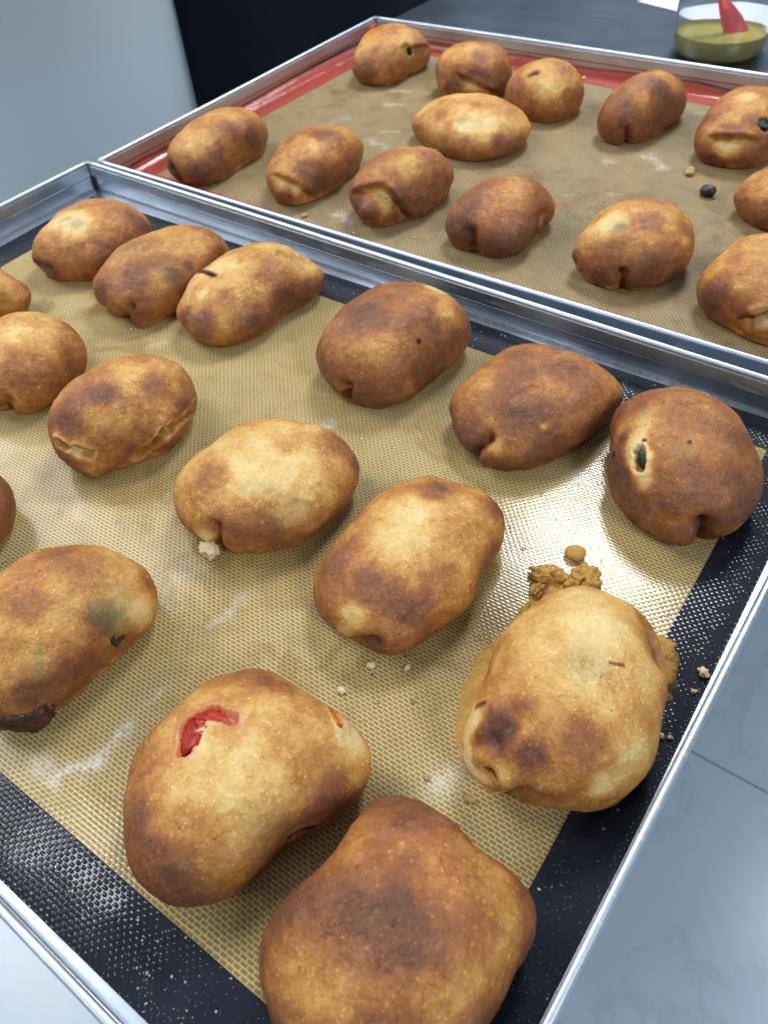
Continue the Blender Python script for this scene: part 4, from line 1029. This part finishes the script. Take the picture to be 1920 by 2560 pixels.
# filling leaked out round the pale roll and set on the mat
o15 = Vector((BUNS['F15'][0][0], BUNS['F15'][0][1], 0)) / 1000
def puddle(name, pts, h, seed, mat, amp=.0011):
    """low crusted sheet: outline (world mm) around a centre, thick and lumpy"""
    pts = [Vector((x, y, 0)) / 1000 for x, y in pts]; n = len(pts); c = sum(pts, Vector()) / n
    K = 72; ring = []
    for i in range(K):
        t = i / K * n; a = int(t); f = t - a
        p0, p1, p2, p3 = pts[a-1], pts[a % n], pts[(a+1) % n], pts[(a+2) % n]
        ring.append(.5 * ((2*p1) + (p2-p0)*f + (2*p0-5*p1+4*p2-p3)*f*f + (3*p1-p0-3*p2+p3)*f**3))
    vs = []; L = 10
    for j in range(L):
        s_ = 1 - j / L
        for r_ in ring:
            q = c + (r_ - c) * s_; vs.append([q.x, q.y, h * (1 - s_ ** 6) ** .5])
    vs.append([c.x, c.y, h]); vs = np.array(vs)
    vs[:, 2] += (vs[:, 2] > .0001) * amp * fbm(vs * 260, seed, 3); vs[:, :2] += .0012 * np.stack([fbm(vs*300, seed+2, 2), fbm(vs*300, seed+3, 2)], 1)
    vs[:, 2] = np.maximum(vs[:, 2], 0) + .0007
    fs = [(j*K+i, j*K+(i+1) % K, (j+1)*K+(i+1) % K, (j+1)*K+i) for j in range(L-1) for i in range(K)]
    fs += [((L-1)*K+i, (L-1)*K+(i+1) % K, L*K) for i in range(K)]
    vs -= np.array([o15.x, o15.y, .0009])
    return mesh_from(name, vs, fs)
link('leaked_filling', puddle('leaked_filling', [(519.7, -242), (514, -226), (513, -213), (515, -200), (516, -188), (515, -176), (513, -163), (523, -156), (536, -153), (541, -166), (555, -200), (552, -240), (540, -262), (529, -257)], .0016, 4, M['leak'], .0006), ROLL['F15'], M['leak'], True)
link('leaked_filling', puddle('leaked_filling', [(577, -163), (582, -170), (586, -181), (586, -196), (583, -208), (570, -205), (562, -185), (566, -168)], .0050, 7, M['leak'], .0020), ROLL['F15'], M['leak'], True)
for (x, y, r, sd) in ((515.5, -163, (.0058, .0036, .0038), 21), (519.5, -159.5, (.0050, .0034, .0034), 22), (531.0, -152.5, (.0060, .0046, .0036), 23), (535.0, -157, (.0048, .0040, .0032), 25), (517.5, -172, (.0042, .0028, .0024), 26), (528.0, -160.5, (.0034, .0030, .0024), 27)):
    part('crusted_filling', 'F15', blob_mesh('crusted_filling', r, sd, .5, 4, 2.4), Vector((x/1000, y/1000, r[2]*.7)) - Vector((o15.x, o15.y, 0)), M['leak'], (0, 0, 1), (random.random(), random.random(), 0))
part('filling_drop', 'F15', blob_mesh('filling_drop', (.0050, .0044, .0030), 24, .12, 3, 1.2), Vector((.5215, -.1435, .0020)) - Vector((o15.x, o15.y, 0)), M['leak'], (0, 0, 1), (1, .3, 0))
# ------------------------------------------------------------------ loose crumbs and bits
def crumb(x, y, r, seed, mat, label, cat='crumb', name='crumb', z=.0009, group='loose crumbs on the mats', amp=.6, sq=.55):
    r = r * (.78 if name == 'crumb' else 1.0)
    me = blob_mesh(name, (r * 1.1, r * .8, r * sq), seed, amp, 3, 2.6)
    o = link(name, me, None, mat, True); o.location = (x / 1000, y / 1000, z + r * sq * .75); o.rotation_euler = (0, 0, seed * 1.3)
    return tag(o, label, cat, group)
crumb(593.6, -171.3, .0032, 31, M['palecrumb'], 'largest pale crumb on the black border, close to the right tray rim')
crumb(593.5, -181.4, .0016, 32, M['palecrumb'], 'small crumb on the black border just below the largest pale crumb')
crumb(590.6, -206.8, .0016, 33, M['palecrumb'], "left one of two tiny crumbs beside the leaking roll's lower right side")
crumb(593.4, -205.5, .0014, 34, M['palecrumb'], "right one of two tiny crumbs beside the leaking roll's lower right side")
crumb(490.8, -237.0, .0018, 35, M['palecrumb'], 'crumb on the gold mat right below the smooth oval roll')
crumb(474.2, -261.2, .0022, 36, M['palecrumb'], "pale crumb on the gold mat above the tomato roll's right end")
crumb(477.5, -244.6, .0022, 37, M['palecrumb'], 'crumb under the notched near end of the smooth oval roll')
crumb(524.6, -272.0, .0015, 38, M['crumb'], 'brown crumb on the floury patch above the bottom dark roll')
crumb(542.6, -270.1, .0024, 39, M['crumb'], 'crumb between the leaking roll and the bottom dark roll')
crumb(420.6, 247.7, .0042, 40, M['crumb'], 'brown crust flake below the gaping roll on the tan mat', name='crust_flake')
crumb(445.1, 219.7, .0054, 41, M['bean'], 'black olive bit lying alone on the tan mat', 'olive bit', 'olive_bit', group=None, amp=.18, sq=.85)
crumb(194.1, 47.3, .0030, 42, M['crumb'], 'orange brown crumb against the near rim of the rear tray')
crumb(259.4, 390.3, .0022, 43, M['palecrumb'], 'crumb on the red border near the far rim of the rear tray')

def inside_roll(x, y, mrg=1.0):
    for k, (c, v) in CENTRE.items():
        d = np.array([x, y]) - c; r = np.hypot(*d)
        if r < 60 and r < radius_at(v[0], np.array([math.atan2(d[1], d[0])]))[0] * .9 + mrg: return True
    return False
def scatter(name, n, boxes, rlo, rhi, mat, flat, seed, kind_label, cat):
    R_ = random.Random(seed); bmv = []; fcs = []
    base = bmesh.new(); bmesh.ops.create_icosphere(base, subdivisions=1, radius=1.0)
    bv = [v.co.copy() for v in base.verts]; bf = [[v.index for v in f.verts] for f in base.faces]; base.free()
    k = 0
    while k < n:
        x0, x1, y0, y1 = R_.choice(boxes); x, y = R_.uniform(x0, x1), R_.uniform(y0, y1)
        for q in range(R_.choice((1, 1, 2, 4))):
            xx, yy = x + R_.gauss(0, 2.2), y + R_.gauss(0, 2.2)
            if inside_roll(xx, yy): continue
            r = (rlo + (rhi - rlo) * R_.random() ** 3) / 1000; o_ = len(bmv)
            j = [R_.uniform(.6, 1.3) for _ in bv] if flat > .5 else [1] * len(bv); a = R_.random() * 6.28; e = R_.uniform(.7, 1.6)
            for v, jj in zip(bv, j):
                px, py = v.x * r * jj * e, v.y * r * jj / e
                bmv.append((xx/1000 + px*math.cos(a) - py*math.sin(a), yy/1000 + px*math.sin(a) + py*math.cos(a), .0011 + r * flat * .5 + v.z * r * flat * jj))
            fcs += [tuple(o_ + i for i in f) for f in bf]; k += 1
    o = link(name, mesh_from(name, bmv, fcs), None, mat, flat < .5); o['kind'] = 'stuff'; o['label'] = kind_label; o['category'] = cat
    return o
FRONT = [(45, 570, -362, -36)]; REAR = [(40, 560, 40, 370)]; BORD = [(579, 594, -330, -40), (420, 590, -390, -372), (300, 590, -30, -10)]
scatter('oil_droplets', 420, FRONT + [(480, 570, -260, -60)] + REAR, .25, .85, M['drop'], .45, 5, 'tiny oil droplets scattered over both mats', 'oil drops')
scatter('crumb_specks', 260, FRONT + BORD + BORD + REAR, .18, .6, M['palecrumb'], .8, 6, 'tiny crumb specks scattered over both mats', 'crumb specks')

# ------------------------------------------------------------------ jar, brush, paper
jz = -.0028
jar = empty('oil_jar', (.341, .520, jz)); tag(jar, 'clear glass jar of yellow oil behind the rear tray', 'jar')
ro, rb, h, t = .0455, .040, .066, .0022
prof = [(0, 0), (rb - .006, 0), (rb - .001, .0012), (rb + .0025, .006), (ro - .0005, .018), (ro, .030), (ro, h - .004), (ro + .0012, h - .002), (ro + .0008, h), (ro - t, h), (ro - t - .0004, h - .004), (ro - t, .030), (ro - t - .0005, .018), (rb + .0005, .0075), (rb - .004, .0042), (0, .0038)]
link('glass_body', lathe_mesh('glass_body', prof, 96), jar, M['glass'], True)
g = -.0004
lp = [(0, .0038 + g), (rb - .004 - g, .0042 + g), (rb + .0005 - g, .0075 + g), (ro - t - .0005 - g, .018), (ro - t - .0005 - g, .0208), (ro - t - .002, .0198), (0, .0196)]
link('oil', lathe_mesh('oil', lp, 96), jar, M['oil'], True)
br = empty('pastry_brush', (.341, .520, jz)); tag(br, 'red silicone pastry brush standing in the oil jar', 'brush')
# broad flexible head leaning against the jar wall, thin handle upwards
A = Vector((.0225, .004, .0062)); B = Vector((-.010, -.006, .060)); ax = (B - A).normalized(); sd_ = Vector((.75, .66, 0)); sd_ = (sd_ - ax * sd_.dot(ax)).normalized(); th_ = ax.cross(sd_)
vs = []; fs = []; n = 16; prof_w = [(0, .0055), (.06, .0092), (.2, .0112), (.42, .0108), (.62, .0082), (.8, .0050), (1.0, .0034)]
for tt, ww in prof_w:
    c = A.lerp(B, tt)
    for j in range(n):
        a = 2*math.pi*j/n; vs.append(c + sd_ * math.cos(a) * ww + th_ * math.sin(a) * min(.0036, ww * .5))
for i in range(len(prof_w)-1):
    for j in range(n): fs.append((i*n+j, i*n+(j+1) % n, (i+1)*n+(j+1) % n, (i+1)*n+j))
fs.append(tuple(reversed(range(n)))); fs.append(tuple((len(prof_w)-1)*n+j for j in range(n)))
link('brush_head', mesh_from('brush_head', vs, fs), br, M['brush'], True)
link('handle', tube_mesh('handle', [B - ax*.002, B + ax*.05, B + ax*.12], [.0036, .0042, .005], 14), br, M['brush'], True)

A = Vector((.2535, .6235)); d = Vector((.3621-.2542, .5904-.6225)).normalized(); e = Vector((-d.y, d.x))
nx, ny = 24, 18; vs = []; fs = []
for j in range(ny + 1):
    for i in range(nx + 1):
        q = A + d * (-.0 + .297 * i / nx - .053) + e * (.21 * j / ny)
        vs.append((q.x, q.y, -.0028 + .0012 * (.5 + .5 * math.sin(i * .5 + j * .3)) * (j / ny)))
for j in range(ny):
    for i in range(nx): fs.append((j*(nx+1)+i, j*(nx+1)+i+1, (j+1)*(nx+1)+i+1, (j+1)*(nx+1)+i))
me = mesh_from('paper_sheet', vs, fs); bm = bmesh.new(); bm.from_mesh(me); bmesh.ops.solidify(bm, geom=bm.faces[:], thickness=-.0003); bm.to_mesh(me); bm.free()
tag(link('paper_sheet', me, None, M['paper'], True), 'white paper sheet lying on the steel table behind the oil jar', 'paper')
# ------------------------------------------------------------------ tall pale bin left of the table
bn = empty('container', (-.459, .148, fz)); tag(bn, 'tall pale grey rounded container left of the trays, beside the dark clothing', 'container')
bh = 1.02
link('container_body', lathe_mesh('container_body', [(0, 0), (.262, 0), (.272, .010), (.276, .05), (.280, bh - .08), (.284, bh - .05), (.284, bh - .03), (.279, bh - .028), (.279, bh), (.273, bh), (.268, .06), (.25, .02), (0, .02)], 96), bn, M['bin'], True)
link('lid', lathe_mesh('lid', [(0, bh + .020), (.20, bh + .022), (.270, bh + .018), (.290, bh + .006), (.290, bh - .022), (.2855, bh - .022), (.2855, bh + .0015), (0, bh + .006)], 96), bn, M['bin'], True)
for s_ in (-1, 1):
    link('handle', tube_mesh('handle', [(.05, s_*.278, bh - .14), (.045, s_*.305, bh - .145), (0, s_*.312, bh - .15), (-.045, s_*.305, bh - .145), (-.05, s_*.278, bh - .14)], .009, 12), bn, M['bin'], True)
# ------------------------------------------------------------------ person standing at the far left side of the table
def skin_mesh(name, verts, edges, radii, mat, parent, root=0, sub=2):
    me = mesh_from(name, verts, []); me.edges.add(len(edges))
    for e, (a, b) in zip(me.edges, edges): e.vertices = (a, b)
    me.update()
    o = link(name, me, parent, mat)
    o.modifiers.new('skin', 'SKIN'); 
    if not me.skin_vertices:
        bm = bmesh.new(); bm.from_mesh(me); bm.verts.layers.skin.verify(); bm.to_mesh(me); bm.free()
    for i, r in enumerate(radii):
        sv = me.skin_vertices[0].data[i]; sv.radius = r if hasattr(r, '__len__') else (r, r); sv.use_root = (i == root)
    s = o.modifiers.new('sub', 'SUBSURF'); s.levels = sub; s.render_levels = sub
    o.modifiers['skin'].use_smooth_shade = True
    return o
# local frame: x forward (towards the table), y across, z up from the floor
pr = empty('person', (-.285, .640, fz), 0.0)
tag(pr, 'person in navy black clothing standing at the left side of the table', 'person')
V = [(0,0,.90),(0,0,1.05),(.0,0,1.22),(.0,0,1.38),(.0,0,1.46),(.01,0,1.53),(.02,0,1.60),(.015,0,1.68),
     (0,-.10,.84),(.015,-.115,.48),(0,-.12,.09),(.10,-.13,.03),
     (0,.10,.84),(.015,.115,.48),(0,.12,.09),(.10,.13,.03),
     (0,-.18,1.40),(-.06,-.25,1.16),(-.16,-.13,1.04),
     (0,.18,1.40),(-.06,.25,1.16),(-.16,.13,1.04)]
E_ = [(0,1),(1,2),(2,3),(3,4),(4,5),(5,6),(6,7),(0,8),(8,9),(9,10),(10,11),(0,12),(12,13),(13,14),(14,15),(3,16),(16,17),(17,18),(3,19),(19,20),(20,21)]
Rr = [(.15,.115),(.155,.115),(.165,.115),(.15,.10),(.06,.06),(.055,.055),(.085,.095),(.075,.08),.095,.062,.045,.035,.095,.062,.045,.035,.065,.048,.034,.065,.048,.034]
skin_mesh('body', V, E_, Rr, M['cloth'], pr)
# apron skirt: draped sheet round the front of hips and thighs
vs = []; fs = []; n = 48; rows = 26
for j in range(rows + 1):
    z = .55 + .62 * j / rows; fl_ = .045 * (1 - j / rows)
    for i in range(n + 1):
        a = -1.75 + 3.5 * i / n
        rx = .150 + fl_ + .010 * math.sin(a * 9 + z * 5) * (1.2 - j / rows); ry = .262 + fl_ * .55 + .010 * math.sin(a * 9 + z * 5) * (1.2 - j / rows) - .05 * sstep(.95, 1.17, np.array([z]))[0]
        vs.append((rx * math.cos(a), ry * math.sin(a), z))
for j in range(rows):
    for i in range(n): fs.append((j*(n+1)+i, j*(n+1)+i+1, (j+1)*(n+1)+i+1, (j+1)*(n+1)+i))
me = mesh_from('apron', vs, fs); bm = bmesh.new(); bm.from_mesh(me); bmesh.ops.solidify(bm, geom=bm.faces[:], thickness=.003); bm.to_mesh(me); bm.free()
link('apron', me, pr, M['cloth'], True)
# head: skull with nose, ears, eyes, mouth, and hair
hd = blob_mesh('head', (.092, .076, .118), 51, .03, 4, 1.0)
for v in hd.vertices:
    c = v.co
    if c.x > .05 and abs(c.y) < .022 and -.03 < c.z < .02: c.x += .020 * (1 - abs(c.y) / .022) * (1 - (c.z + .005) ** 2 / .0006 if (c.z + .005) ** 2 < .0006 else 0)
    if c.z < -.05: c.y *= .86; c.x *= .95
h_ = link('head', hd, pr, M['skin'], True); h_.location = (.03, 0, 1.635)
hair = blob_mesh('hair', (.098, .084, .10), 52, .05, 4, 3.0); hr_ = link('hair', hair, h_, M['hair'], True); hr_.location = (-.014, 0, .032)
for s in (-1, 1):
    e_ = link('eye', blob_mesh('eye', (.008, .013, .008), 53, .0, 2), h_, M['hair'], True); e_.location = (.078, s * .030, .005)
    r_ = link('ear', blob_mesh('ear', (.016, .007, .028), 54, .1, 3), h_, M['skin'], True); r_.location = (-.005, s * .076, -.005)
mo = link('mouth', blob_mesh('mouth', (.006, .022, .006), 55, .05, 2), h_, plain('lips', (.35, .12, .10)), True); mo.location = (.080, 0, -.055)
# hands clasped behind the back, five fingers each
for s in (-1, 1):
    hv = [(0,0,0),(-.01,-s*.04,-.03),(-.012,-s*.075,-.045)]; he = [(0,1),(1,2)]; hr2 = [.026,(.034,.016),(.034,.014)]
    for fi, (off_, ln) in enumerate(((-.027, .060), (-.009, .072), (.009, .068), (.026, .052))):
        b0 = len(hv); hv += [(-.012, -s*.085, -.045+off_), (-.022, -s*(.085+ln*.5), -.052+off_), (-.010, -s*(.085+ln*.9), -.062+off_)]
        he += [(2, b0), (b0, b0+1), (b0+1, b0+2)]; hr2 += [.0095, .0085, .007]
    b0 = len(hv); hv += [(.012, -s*.045, .0), (.018, -s*.085, .004)]; he += [(1, b0), (b0, b0+1)]; hr2 += [.011, .009]
    ho = skin_mesh('hand', hv, he, hr2, M['skin'], pr); ho.location = (-.17, s * .115, 1.02 + (.03 if s > 0 else 0))
